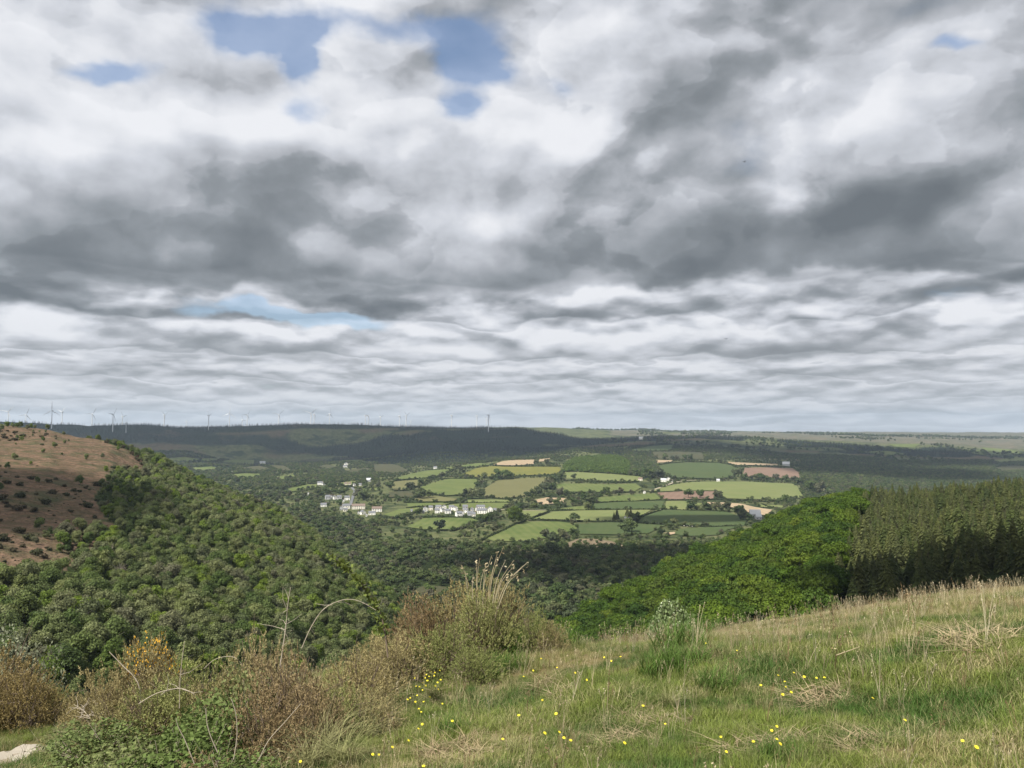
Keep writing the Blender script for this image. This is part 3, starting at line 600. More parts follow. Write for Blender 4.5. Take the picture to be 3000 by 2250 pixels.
FL = [
 ('g', [(1165, 1402), (1200, 1390), (1255, 1379), (1325, 1376), (1290, 1396), (1235, 1402), (1160, 1407)]),
 ('o', [(1150, 1413), (1225, 1406), (1268, 1405), (1235, 1420), (1180, 1437), (1150, 1437)]),
 ('g', [(1232, 1428), (1290, 1409), (1320, 1404), (1400, 1405), (1396, 1420), (1388, 1437), (1350, 1451), (1300, 1453), (1262, 1447)]),
 ('o', [(1455, 1409), (1530, 1402), (1606, 1400), (1592, 1415), (1562, 1438), (1530, 1455), (1480, 1462), (1420, 1456), (1420, 1432)]),
 ('y', [(1355, 1390), (1400, 1372), (1440, 1367), (1500, 1369), (1640, 1369), (1644, 1376), (1630, 1391), (1560, 1393), (1500, 1396), (1375, 1399)]),
 ('t', [(1444, 1363), (1472, 1353), (1510, 1349), (1566, 1348), (1564, 1361), (1500, 1365)]),
 ('t', [(1580, 1347), (1612, 1344), (1608, 1352), (1580, 1354)]),
 ('l', [(1655, 1384), (1700, 1385), (1790, 1390), (1882, 1398), (1872, 1411), (1800, 1411), (1720, 1408), (1660, 1404)]),
 ('g', [(1634, 1418), (1720, 1418), (1790, 1421), (1862, 1418), (1880, 1430), (1860, 1441), (1760, 1443), (1640, 1442), (1628, 1430)]),
 ('d', [(1925, 1367), (1965, 1359), (2010, 1357), (2100, 1357), (2140, 1364), (2162, 1374), (2152, 1399), (2100, 1403), (2010, 1402), (1965, 1400)]),  # cloud shade on this field is put into the dark pasture colour
 ('b', [(2182, 1372), (2250, 1371), (2322, 1373), (2340, 1386), (2344, 1404), (2290, 1402), (2230, 1398), (2172, 1398)]),
 ('t', [(2124, 1354), (2180, 1357), (2280, 1361), (2278, 1365), (2158, 1364)]),
 ('t', [(1923, 1349), (1975, 1350), (1965, 1354), (1925, 1357)]),
 ('l', [(1900, 1441), (1960, 1424), (2020, 1414), (2100, 1412), (2200, 1413), (2330, 1419), (2348, 1440), (2358, 1458), (2300, 1465), (2240, 1465), (2130, 1462), (2100, 1446), (2094, 1439), (2000, 1439), (1930, 1442)]),
 ('b', [(1925, 1445), (2000, 1441), (2093, 1441), (2090, 1463), (2000, 1465), (1947, 1465)]),
 ('t', [(2062, 1472), (2130, 1474), (2175, 1478), (2210, 1487), (2262, 1495), (2250, 1512), (2200, 1506), (2160, 1492), (2100, 1484)]),
 ('l', [(2216, 1479), (2300, 1483), (2290, 1489), (2230, 1487)]),
 ('d', [(1738, 1477), (1850, 1470), (1948, 1468), (1940, 1491), (1850, 1493), (1738, 1492)]),
 ('g', [(1752, 1459), (1850, 1450), (1918, 1447), (1935, 1464), (1850, 1470), (1745, 1473)]),
 ('l', [(1952, 1469), (2010, 1470), (2058, 1477), (2024, 1496), (1946, 1492)]),
 ('d', [(1892, 1513), (1945, 1495), (2040, 1497), (2130, 1501), (2190, 1524), (2180, 1542), (2080, 1543), (1990, 1539), (1872, 1531)]),
 ('l', [(1562, 1521), (1620, 1501), (1700, 1497), (1800, 1496), (1908, 1495), (1882, 1512), (1868, 1526), (1780, 1529), (1660, 1524)]),
 ('l', [(1480, 1499), (1540, 1497), (1606, 1498), (1562, 1515), (1530, 1524), (1490, 1515)]),
 ('g', [(1422, 1578), (1470, 1556), (1500, 1541), (1545, 1530), (1640, 1530), (1688, 1536), (1690, 1552), (1600, 1578), (1540, 1589), (1445, 1587)]),
 ('d', [(1694, 1538), (1790, 1531), (1860, 1535), (1952, 1541), (1900, 1564), (1800, 1568), (1698, 1566)]),
 ('g', [(1192, 1546), (1242, 1520), (1300, 1518), (1380, 1519), (1402, 1527), (1362, 1545), (1320, 1554), (1240, 1552)]),
 ('g', [(1122, 1509), (1170, 1493), (1228, 1488), (1222, 1501), (1152, 1517)]),
 ('d', [(1990, 1551), (2080, 1546), (2160, 1544), (2100, 1569), (2000, 1573), (1976, 1565)]),
 ('g', [(1302, 1479), (1400, 1475), (1482, 1473), (1500, 1481), (1462, 1493), (1300, 1491), (1262, 1489)]),
 ('o', [(1214, 1463), (1262, 1453), (1340, 1463), (1330, 1471), (1226, 1471)]),
 ('g', [(1192, 1476), (1330, 1474), (1280, 1485), (1196, 1487)]),
 ('l', [(1370, 1466), (1430, 1465), (1494, 1466), (1492, 1473), (1370, 1474)]),
 ('t', [(1562, 1468), (1600, 1459), (1660, 1461), (1652, 1473), (1592, 1480)]),
 ('g', [(1662, 1489), (1730, 1482), (1728, 1495), (1602, 1495)]),
 ('r', [(1908, 1325), (1980, 1324), (2060, 1327), (2064, 1348), (1990, 1347), (1916, 1346)]),
 ('d', [(1850, 1318), (1905, 1308), (1975, 1304), (1965, 1321), (1905, 1322), (1850, 1323)]),
 ('l', [(1808, 1312), (1850, 1309), (1840, 1314), (1810, 1316)]),
 ('g', [(632, 1353), (690, 1348), (745, 1349), (742, 1362), (690, 1364)]), ('g', [(592, 1345), (620, 1344), (660, 1346), (625, 1353), (590, 1352)]),
 ('r', [(780, 1362), (830, 1365), (862, 1382), (848, 1386), (800, 1374)]), ('g', [(668, 1391), (720, 1388), (776, 1390), (735, 1404), (690, 1402)]),
 ('g', [(842, 1434), (900, 1421), (930, 1420), (928, 1429), (852, 1442)]), ('l', [(972, 1418), (1056, 1409), (1060, 1419), (1000, 1425)]),
 ('r', [(928, 1371), (960, 1362), (1002, 1372), (960, 1377)]), ('r', [(1005, 1380), (1082, 1372), (1084, 1382), (1010, 1388)]), ('r', [(1092, 1362), (1155, 1361), (1200, 1380), (1160, 1388), (1095, 1385)]),
 ('g', [(1045, 1434), (1110, 1430), (1105, 1438), (1050, 1440)]), ('r', [(1140, 1442), (1215, 1440), (1210, 1458), (1140, 1458)]),
 ('r', [(1484, 1622), (1560, 1616), (1660, 1631), (1650, 1640), (1490, 1637)]), ('r', [(1372, 1661), (1450, 1651), (1500, 1660), (1480, 1677), (1390, 1690)]), ('s', [(1390, 1655), (1440, 1650), (1450, 1672), (1400, 1678)]),
 ('r', [(1505, 1680), (1590, 1676), (1676, 1682), (1660, 1700), (1520, 1712)]), ('s', [(1645, 1598), (1690, 1582), (1740, 1580), (1790, 1587), (1835, 1602), (1780, 1612), (1690, 1611)]),
 ('r', [(1195, 1735), (1250, 1715), (1305, 1722), (1330, 1742), (1262, 1762)]), ('g', [(1560, 1726), (1625, 1728), (1600, 1745), (1570, 1742)]),
 ('t', [(1945, 1563), (1975, 1560), (1985, 1565), (1960, 1569)]),
 ('r', [(2905, 1372), (2960, 1365), (3010, 1366), (3010, 1380), (2940, 1384)]), ('l', [(2900, 1352), (2975, 1340), (3010, 1346), (3010, 1353), (2930, 1358)]),
 ('g', [(2520, 1325), (2600, 1322), (2660, 1332), (2600, 1336)]), ('g', [(2840, 1328), (2880, 1312), (2960, 1318), (3010, 1330), (2900, 1338)]), ('g', [(2600, 1302), (2700, 1301), (2680, 1313), (2620, 1310)]),
 ('g', [(470, 1346), (540, 1340), (585, 1346), (560, 1354), (490, 1355)]), ('r', [(700, 1372), (760, 1366), (800, 1376), (760, 1384)]), ('g', [(560, 1372), (620, 1368), (650, 1376), (590, 1382)]), ('g', [(800, 1398), (860, 1392), (880, 1400), (820, 1408)]), ('r', [(880, 1350), (930, 1345), (960, 1350), (910, 1357)]), ('g', [(1000, 1350), (1060, 1348), (1075, 1355), (1010, 1358)]), ('g', [(1300, 1372), (1400, 1358), (1438, 1362), (1400, 1368), (1330, 1376)]),
]
FLOORMAT = {}
field_polys = []
def drape(name, xy, mat, dz, step=28., label=None):
    bd = []
    for i in range(len(xy)):
        a, b_ = np.array(xy[i]), np.array(xy[(i + 1) % len(xy)]); n_ = max(1, int(np.hypot(*(b_ - a)) / step))
        for k_ in range(n_): bd.append(a + (b_ - a) * k_ / n_)
    bd = np.array(bd); x0, y0 = bd.min(0); x1, y1 = bd.max(0)
    gx, gy = np.meshgrid(np.arange(x0, x1, step), np.arange(y0, y1, step)); g_ = np.stack([gx.ravel(), gy.ravel()], 1)
    g_ = g_[in_poly(g_[:, 0], g_[:, 1], [tuple(p_) for p_ in bd])] if len(g_) else g_
    pts = [Vector(p_) for p_ in np.concatenate([bd, g_])]
    vs, es, fs = delaunay_2d_cdt(pts, [], [list(range(len(bd)))], 1, 1e-3)[:3]
    v = np.array([p_[:] for p_ in vs]); z = H(v[:, 0], v[:, 1]) + dz
    fs = [f if ((v[f[1]][0] - v[f[0]][0]) * (v[f[2]][1] - v[f[0]][1]) - (v[f[1]][1] - v[f[0]][1]) * (v[f[2]][0] - v[f[0]][0])) > 0 else f[::-1] for f in fs]
    return setp(mesh_obj(name, np.column_stack([v, z]), [tuple(f) for f in fs], mat, smooth_=True), label, kind='structure')
FDESC = {'g': 'green pasture', 'l': 'pale green pasture', 'd': 'dark green pasture', 'o': 'olive green pasture', 'y': 'yellow-green buttercup pasture', 'b': 'reddish-brown ploughed field', 't': 'pale tan stubble strip', 'r': 'rough rushy pasture', 's': 'sandy scrubby clearing'}
for kind, pl in FL:
    P3 = []
    for i in range(len(pl)):                                   # rounded, slightly irregular boundary
        (xa, ya), (xb, yb) = pl[i], pl[(i + 1) % len(pl)]
        P3.append((xa, ya)); P3.append(((xa + xb) / 2 + random.uniform(-2, 2), (ya + yb) / 2 + random.uniform(-.5, .5)))
    near_ = 560.
    xy = [hit(x, y, near_)[:2] for x, y in P3]
    Ym = np.mean([p_[1] for p_ in xy]); field_polys.append(pl)
    drape('field', xy, FM[kind], .35 + Ym * .0006, 22. + Ym * .008, FDESC[kind] + ' in the valley')
# road through the first village and the lane above the second
def ribbon(name, pts, wd, mat, dz, label):
    P_ = [np.array(hit(x, y, 600.)[:2]) for x, y in pts]; Q = []
    for i in range(len(P_) - 1):
        n_ = max(1, int(np.hypot(*(P_[i + 1] - P_[i])) / 8)); Q += [P_[i] + (P_[i + 1] - P_[i]) * k_ / n_ for k_ in range(n_)]
    Q.append(P_[-1]); Q = np.array(Q); d = np.gradient(Q, axis=0); d /= np.linalg.norm(d, axis=1, keepdims=True); nn = np.stack([-d[:, 1], d[:, 0]], 1)
    a, b_ = Q + nn * wd / 2, Q - nn * wd / 2; v = np.concatenate([a, b_]); n_ = len(Q)
    f = np.array([(i + n_, i + 1 + n_, i + 1, i) for i in range(n_ - 1)])
    return setp(mesh_obj(name, np.column_stack([v, H(v[:, 0], v[:, 1]) + dz]), f, mat), label, kind='structure')
M['asphalt'] = simple('pale_worn_asphalt', (.13, .135, .14), var=.2, vscale=.5); M['track'] = simple('gravel_track', (.30, .26, .19), var=.2, vscale=.5)
ribbon('road', [(1026, 1484), (1029, 1472), (1033, 1460), (1036, 1450), (1040, 1440), (1034, 1434), (1030, 1428)], 5., M['asphalt'], 1.2, 'road climbing through the left village')
ribbon('track', [(1460, 1494), (1500, 1497), (1560, 1497), (1615, 1496)], 4., M['track'], 1.2, 'pale lane beside the trees above the field')
ribbon('track', [(1905, 1440), (1940, 1428), (1975, 1415), (2010, 1410), (2060, 1407)], 5., M['track'], 1.6, 'pale farm lane along the hedge')
ribbon('track', [(1740, 1352), (1790, 1343), (1800, 1340)], 4., M['track'], 1.6, 'short pale lane on the hill shoulder')

# ================================================================== hedges
HG = [[(1160, 1407), (1232, 1404), (1290, 1398), (1330, 1377)], [(1150, 1411), (1265, 1404), (1330, 1403), (1400, 1403)], [(1228, 1430), (1262, 1448), (1300, 1455), (1350, 1453), (1420, 1458), (1480, 1464), (1530, 1458)],
 [(1375, 1400), (1440, 1400), (1500, 1398), (1560, 1395), (1632, 1393)], [(1442, 1367), (1500, 1368), (1570, 1366), (1640, 1367)], [(1632, 1393), (1650, 1378), (1655, 1384)], [(1640, 1408), (1700, 1411), (1760, 1413), (1820, 1416), (1872, 1412)],
 [(1632, 1444), (1700, 1445), (1780, 1446), (1862, 1443)], [(1925, 1364), (1965, 1357), (2010, 1354), (2100, 1355), (2145, 1362), (2160, 1370)], [(1965, 1403), (2010, 1404), (2100, 1406), (2160, 1402)], [(2150, 1366), (2220, 1367), (2300, 1368), (2330, 1372)],
 [(1885, 1441), (1930, 1443)], [(1745, 1474), (1850, 1471), (1945, 1467), (2000, 1466), (2090, 1465), (2160, 1468), (2240, 1471), (2300, 1468)], [(1740, 1494), (1850, 1495), (1945, 1493), (2030, 1498), (2130, 1500)], [(1884, 1513), (1915, 1503), (1945, 1494)],
 [(1550, 1525), (1640, 1527), (1780, 1531), (1868, 1533), (1990, 1541), (2080, 1545), (2170, 1543)], [(1410, 1585), (1440, 1572), (1470, 1558), (1500, 1543), (1540, 1527)], [(1540, 1524), (1570, 1517), (1610, 1500)], [(1190, 1490), (1230, 1486), (1290, 1486), (1340, 1474)],
 [(1190, 1474), (1260, 1473), (1335, 1472)], [(1240, 1517), (1310, 1517), (1400, 1521)], [(1320, 1557), (1362, 1548), (1405, 1534), (1430, 1524)], [(1300, 1476), (1400, 1475), (1490, 1474)], [(1850, 1324), (1905, 1323), (1980, 1322), (2062, 1325)], [(1850, 1306), (1905, 1305), (1980, 1303)],
 [(2235, 1480), (2255, 1488), (2285, 1490)], [(1480, 1640), (1560, 1643), (1660, 1645), (1700, 1650)], [(1480, 1675), (1580, 1676), (1690, 1680)], [(1120, 1518), (1160, 1520), (1190, 1512)], [(960, 1427), (1010, 1427), (1060, 1420)], [(1155, 1440), (1190, 1439), (1235, 1424)],
 [(1600, 1497), (1700, 1497), (1790, 1494)], [(2105, 1484), (2150, 1493), (2200, 1508)], [(1735, 1496), (1738, 1476), (1752, 1458)], [(1880, 1512), (1866, 1531)], [(1600, 1400), (1650, 1405)], [(1140, 1460), (1210, 1459)], [(2345, 1438), (2360, 1462)], [(1020, 1428), (1060, 1432), (1110, 1429)]]
HLAB = ['beside the white village', 'below the brown ploughed field', 'between two green fields', 'under the bright green wood']
for hi, pl in enumerate(HG):
    P_ = [np.array(hit(x, y, 560.)[:2]) for x, y in pl]; rs = np.random.RandomState(100 + hi); C_ = []
    for i in range(len(P_) - 1):
        L_ = np.hypot(*(P_[i + 1] - P_[i])); n_ = max(2, int(L_ / 1.6)); C_ += [P_[i] + (P_[i + 1] - P_[i]) * k_ / n_ for k_ in range(n_)]
    C_ = np.array(C_); C_ += np.stack([1.2 * fbm(C_[:, 0] / 25 + hi, C_[:, 1] / 25, 2)] * 2, 1)
    ht = 2.0 + 1.8 * np.clip(fbm(C_[:, 0] / 14 + hi, C_[:, 1] / 14, 3) + .25, 0, 1.2); zz = H(C_[:, 0], C_[:, 1])
    c3 = np.repeat(np.column_stack([C_, zz]), 7, 0); hh = np.repeat(ht, 7); n_ = len(c3)
    c3 = c3 + np.stack([rs.randn(n_) * .75, rs.randn(n_) * .75, rs.rand(n_) * hh * .95 + .1], 1)
    v, f = quads(c3, rs.randn(n_, 3) + [0, 0, .4], 1.15 + .7 * rs.rand(n_), rs)
    # solid heart of the hedge
    d = np.gradient(C_, axis=0); d /= np.linalg.norm(d, axis=1, keepdims=True) + 1e-9; nn = np.stack([-d[:, 1], d[:, 0]], 1) * .7
    ring = np.stack([np.column_stack([C_ + nn, zz - .4]), np.column_stack([C_ + nn * .8, zz + ht * .75]), np.column_stack([C_ - nn * .8, zz + ht * .75]), np.column_stack([C_ - nn, zz - .4])], 1).reshape(-1, 3)
    k4 = len(C_); f2 = np.array([(i * 4 + j, i * 4 + 4 + j, i * 4 + 5 + j, i * 4 + 1 + j) for i in range(k4 - 1) for j in range(3)])
    v, f = merge([(v, f), (ring, f2)])
    o = mesh_obj('hedge', v, f, M['hedge']); mx_, my_ = np.mean(pl, 0)
    setp(o, 'dark field hedge, ' + ('left part' if mx_ < 1450 else 'middle part' if mx_ < 1850 else 'right part') + ' of farmland, %s' % ('above the white village row' if my_ < 1490 and mx_ < 1560 else 'right of the white village row' if mx_ > 1600 and my_ > 1440 else 'high on the farmed slope' if my_ < 1440 else 'below the white village row'), 'hedge', 'field hedges')

# ================================================================== houses
M['white_wall'] = simple('whitewashed_wall', (.78, .76, .70), var=.05, vscale=.6); M['cream_wall'] = simple('cream_wall', (.72, .67, .56), var=.06, vscale=.6); M['grey_wall'] = simple('grey_wall', (.42, .42, .42), var=.08)
M['slate'] = simple('slate_roof', (.14, .145, .155), .6, .3, var=.2, vscale=.8); M['tile'] = simple('brown_tile_roof', (.17, .13, .105), .8, var=.2, vscale=.8); M['glass'] = simple('window_glass', (.03, .035, .04), .15, .6); M['tin'] = simple('grey_sheet_roof', (.40, .41, .42), .5, .4, var=.1, vscale=.5)
M['brick'] = simple('chimney_brick', (.26, .14, .10), var=.2); M['door'] = simple('painted_door', (.10, .12, .14)); M['conc'] = simple('concrete_ground', (.45, .44, .41), var=.1)
def box(x0, x1, y0, y1, z0_, z1_):
    v = [(x0, y0, z0_), (x1, y0, z0_), (x1, y1, z0_), (x0, y1, z0_), (x0, y0, z1_), (x1, y0, z1_), (x1, y1, z1_), (x0, y1, z1_)]
    return np.array(v, float), np.array([(3, 2, 1, 0), (4, 5, 6, 7), (0, 1, 5, 4), (1, 2, 6, 5), (2, 3, 7, 6), (3, 0, 4, 7)])
keep_out = []
def house(px_, py_, wpx, style='w', turn=0., hgt=5.2, depth=7.5, label='', shape='eaves', name='house', cat='house', group='houses of the valley villages', near_=600.):
    x, y, z = hit(px_, py_, near_); wd = wpx / FPX * y
    rz = -math.atan2(x, y) + turn
    e = empty(name, (x, y, z - .2), rz); setp(e, label, cat, group)
    wall = {'w': M['white_wall'], 'c': M['cream_wall'], 'g': M['grey_wall']}[style[0]]; roof = {'s': M['slate'], 't': M['tile'], 'm': M['tin']}[style[1] if len(style) > 1 else 's']
    hw, hd = wd / 2, depth / 2
    rh = (hd if shape == 'eaves' else hw) * .72
    # walls with gables
    v = [(-hw, -hd, -2), (hw, -hd, -2), (hw, hd, -2), (-hw, hd, -2), (-hw, -hd, hgt), (hw, -hd, hgt), (hw, hd, hgt), (-hw, hd, hgt)]
    f = [(0, 1, 5, 4), (1, 2, 6, 5), (2, 3, 7, 6), (3, 0, 4, 7)]
    if shape == 'eaves': v += [(-hw, 0, hgt + rh), (hw, 0, hgt + rh)]; f += [(4, 8, 7)[::-1], (5, 6, 9)]
    else: v += [(0, -hd, hgt + rh), (0, hd, hgt + rh)]; f += [(4, 5, 8), (6, 7, 9)]
    mesh_obj('wall', v, f, wall, e)
    o_ = .35; th_ = .14
    if shape == 'eaves':
        sl = rh / hd; a = hd + o_; rv = [(-hw - .25, -a, hgt - o_ * sl + .12), (hw + .25, -a, hgt - o_ * sl + .12), (hw + .25, 0, hgt + rh + .12), (-hw - .25, 0, hgt + rh + .12), (-hw - .25, a, hgt - o_ * sl + .12), (hw + .25, a, hgt - o_ * sl + .12)]
    else:
        sl = rh / hw; a = hw + o_; rv = [(-a, hd + .25, hgt - o_ * sl + .12), (-a, -hd - .25, hgt - o_ * sl + .12), (0, -hd - .25, hgt + rh + .12), (0, hd + .25, hgt + rh + .12), (a, hd + .25, hgt - o_ * sl + .12), (a, -hd - .25, hgt - o_ * sl + .12)]
    rv2 = rv + [(p_[0], p_[1], p_[2] - th_) for p_ in rv]
    rf = [(0, 1, 2, 3), (3, 2, 5, 4), (6, 9, 8, 7), (9, 10, 11, 8), (0, 6, 7, 1), (4, 5, 11, 10), (1, 7, 8, 2), (2, 8, 11, 5), (0, 3, 9, 6), (3, 4, 10, 9)]
    ro = mesh_obj('roof', rv2, rf, roof, e)
    if style[-1] != 'm' and name == 'house':
        for sx in ((-1, 1) if wd > 11 else (1,)):
            cx_, cy_ = (sx * (hw - .6), 0) if shape == 'eaves' else (0, sx * (hd - .7))
            vv, ff = box(cx_ - .4, cx_ + .4, cy_ - .3, cy_ + .3, hgt + rh - .4, hgt + rh + 1.1); mesh_obj('chimney', vv, ff, M['brick'], ro)
    nwin = max(2, int(wd / 3.2))
    wz = [(.9, 1.2), (3.2, 1.1)] if hgt > 4.5 else [(.9, 1.2)]
    vv0, ff0 = box(-.55, .55, -.05, .05, 0, 1); wme = None
    for zi, wh in wz:
        for k_ in range(nwin):
            xx = -hw + wd * (k_ + .5) / nwin
            if zi < 1 and k_ == nwin // 2 and name == 'house':
                vv, ff = box(xx - .45, xx + .45, -hd - .06, -hd + .03, .15, 2.2); mesh_obj('door', vv, ff, M['door'], e); continue
            if wme is None: wo_ = mesh_obj('window', vv0, ff0, M['glass'], e); wme = wo_.data
            else: wo_ = bpy.data.objects.new('window', wme); COL.objects.link(wo_); wo_.parent = e
            wo_.location = (xx, -hd - .0, zi + .2); wo_.scale = (1, 1, wh)
    ppx, _ = proj(x, y, z); keep_out.append((px_ - wpx * .75, px_ + wpx * .75, py_ - hgt * 1.3 / y * FPX, py_ + 2.5, y))
    return e
R2 = 'white house in the long row below the middle fields, '
HS = [ # px, base py, width px, style, turn, height, depth, shape, label
 (1247, 1498, 10, 'ws', .3, 5.2, 7, 'gable', R2 + 'leftmost gable at the trees'), (1262, 1494, 12, 'cs', 0, 4.6, 7, 'eaves', 'cream house second from the left end of the village row'),
 (1240, 1503, 8, 'ws', 0, 3, 6, 'eaves', 'low white outbuilding at the left end of the village row'), (1285, 1494, 16, 'ws', -.2, 5.2, 7.5, 'eaves', R2 + 'back line, left of centre'),
 (1302, 1493, 9, 'ws', .2, 5.6, 7, 'gable', R2 + 'tall gable left of centre'), (1281, 1503, 14, 'ws', 0, 5, 7, 'eaves', R2 + 'front line, left of centre'), (1296, 1500, 8, 'ws', .5, 4.8, 6, 'gable', R2 + 'small gable amid its left half'),
 (1312, 1504, 17, 'ws', .1, 4.6, 7, 'eaves', R2 + 'long front with slate roof'), (1323, 1494, 15, 'ws', -.1, 5.2, 7, 'eaves', R2 + 'back line, at the centre'), (1336, 1496, 8, 'ws', .3, 5.2, 7, 'gable', R2 + 'gable left of the garden tree'),
 (1344, 1512, 17, 'ws', .35, 4.8, 7.5, 'eaves', 'white house standing forward of the row at its lower edge'), (1356, 1510, 7, 'ws', 0, 4.8, 6, 'gable', 'small white gable attached to the foremost village house'), (1363, 1493, 15, 'gs', 0, 5, 8, 'eaves', 'grey house behind the right half of the village row'),
 (1366, 1502, 11, 'ws', -.3, 4.8, 7, 'eaves', R2 + 'right of the garden tree'), (1376, 1510, 13, 'gs', .1, 4, 7, 'eaves', 'low grey house at the lower edge of the village row'), (1388, 1512, 11, 'cs', 0, 3.6, 7, 'eaves', 'low cream bungalow at the lower edge of the village row'),
 (1384, 1499, 9, 'gs', .2, 5, 6, 'gable', 'grey gabled house amid the right half of the village row'), (1408, 1494, 25, 'ws', 0, 5.6, 7, 'eaves', 'long white terrace at the back right of the village row'), (1412, 1504, 28, 'ws', 0, 5.2, 7.5, 'eaves', 'longest white terrace with slate roof in the village row'),
 (1436, 1501, 13, 'ws', .1, 6.4, 8, 'gable', 'brightest white gable near the right end of the village row'), (1450, 1500, 9, 'ws', 0, 4, 6, 'eaves', 'low white house at the right end of the village row'), (1397, 1497, 7, 'ws', .2, 5.2, 6, 'gable', R2 + 'narrow gable beside the terraces'),
 (1206, 1501, 6, 'ws', 0, 3.2, 5, 'eaves', 'tiny white cottage among trees left of the village row'),
 # left village
 (938, 1420, 15, 'ws', -.2, 4.6, 7, 'eaves', 'white farmhouse on the green strip above the left village'), (948, 1421, 8, 'ws', .4, 3.6, 6, 'gable', 'white annexe beside the farmhouse above the left village'), (903, 1450, 5, 'ws', 0, 4, 6, 'gable', 'lone white cottage in the trees left of the left village'),
 (960, 1463, 14, 'gs', .1, 5, 8, 'eaves', 'grey house at the upper left of the left village'), (970, 1462, 8, 'ws', -.3, 5, 7, 'gable', 'pale gable in the upper line of the left village'), (981, 1463, 8, 'ws', .3, 5, 7, 'gable', 'white gable in the upper line of the left village'),
 (994, 1463, 13, 'gs', 0, 5, 7, 'eaves', 'grey fronted house in the upper line of the left village'), (1017, 1465, 15, 'ws', 0, 5, 7.5, 'eaves', 'white house at the right of the upper line, beside the road'), (1006, 1471, 6, 'ws', 0, 3.4, 6, 'gable', 'small white cottage below the upper line of the left village'),
 (948, 1484, 17, 'ws', 0, 3.6, 7, 'eaves', 'low white bungalow at the far left of the left village'), (1014, 1490, 22, 'ws', .05, 5, 8, 'eaves', 'white house with grey roof left of the road foot'), (1000, 1494, 9, 'gs', 0, 4.4, 7, 'gable', 'grey gable under the white house left of the road foot'), (1012, 1498, 12, 'cs', .1, 3.4, 6, 'eaves', 'low cream house lowest left in the left village'),
 (1050, 1491, 38, 'ct', 0, 5.4, 8, 'eaves', 'long cream terrace with brown tiled roof in the left village'), (1104, 1499, 28, 'wt', .05, 5.2, 8, 'eaves', 'white terrace under the dark tree in the left village'), (1063, 1507, 14, 'ws', .5, 4, 6, 'gable', 'white gable in front of the brown-roofed terrace'), (1090, 1508, 20, 'ws', -.05, 3.4, 6, 'eaves', 'low white row lowest in the left village'),
 (1050, 1506, 6, 'ws', 0, 3, 5, 'gable', 'tiny white shed in front of the brown-roofed terrace'), (1074, 1513, 6, 'ws', 0, 3, 5, 'gable', 'tiny white shed lowest at the trees of the left village'),
 (1013, 1422, 9, 'ct', 0, 4, 7, 'eaves', 'left cream house of three above the left village'), (1024, 1422, 8, 'ct', 0, 4, 7, 'eaves', 'middle cream house of three above the left village'), (1038, 1424, 6, 'ws', .4, 4, 6, 'gable', 'white gable house right of the cream houses above the left village'), (1055, 1423, 8, 'ws', 0, 3.4, 6, 'eaves', 'small white house right of the road above the left village'),
 (1012, 1369, 13, 'ws', .1, 4.6, 8, 'eaves', 'white hill farmhouse with trees on the dark slope, lower wing'), (1014, 1365, 9, 'ws', .3, 7.5, 8, 'gable', 'tall white hill farmhouse on the dark slope'), (769, 1358, 16, 'wm', 0, 4, 14, 'eaves', 'white-roofed farm building in the shaded far valley'), (680, 1385, 5, 'ws', 0, 4, 6, 'gable', 'tiny white cottage in the shaded far valley'),
 (1275, 1373, 10, 'ws', 0, 4.6, 8, 'eaves', 'lone white farmhouse at the wood edge above the fields'), (1944, 1411, 16, 'wm', .0, 4, 10, 'eaves', 'long pale farm building under the dark hilltop wood'), (1958, 1408, 8, 'ws', .2, 5.5, 7, 'gable', 'white farmhouse under the dark hilltop wood'), (1970, 1412, 6, 'ws', 0, 3.4, 6, 'gable', 'small white farm shed under the dark hilltop wood'),
 (1876, 1408, 12, 'ct', .0, 4, 8, 'eaves', 'brownish cottage left of the hilltop farm'), (1888, 1446, 5, 'ws', .3, 4.4, 6, 'gable', 'little white cottage at the end of the lane'), (1832, 1526, 7, 'ws', .0, 5.5, 7, 'gable', 'white cottage standing between tall dark trees'), (1842, 1525, 5, 'ws', 0, 3.2, 5, 'eaves', 'low white annexe of the cottage between dark trees'),
 (1934, 1497, 4, 'ws', 0, 3, 4, 'gable', 'tiny pale hut at the hedge corner'), (2104, 1410, 9, 'wm', 0, 3, 7, 'eaves', 'low white sheds on the lane above the big field'), (1878, 1287, 12, 'wm', 0, 6, 18, 'eaves', 'white farm sheds on the far moor edge'),
]
BARNS = [(2212, 1516, 30, 'gm', .1, 5.5, 16, 'eaves', 'grey sheet-roofed barn at the stubble strip beside the oak wood'), (2222, 1521, 16, 'gm', .2, 4, 10, 'eaves', 'smaller grey lean-to barn beside the oak wood'), (2303, 1364, 20, 'gm', 0, 5, 20, 'eaves', 'pale barn on the ridge above the brown ploughed field'), (1080, 1411, 13, 'gm', 0, 4, 12, 'eaves', 'pale glasshouse roof at the field above the left village')]
for a in HS: house(a[0], a[1], a[2], a[3], a[4], a[5], a[6], shape=a[7], label=a[8])
for a in BARNS: house(a[0], a[1], a[2], a[3], a[4], a[5], a[6], shape=a[7], label=a[8], name='barn', cat='barn', group='farm barns')

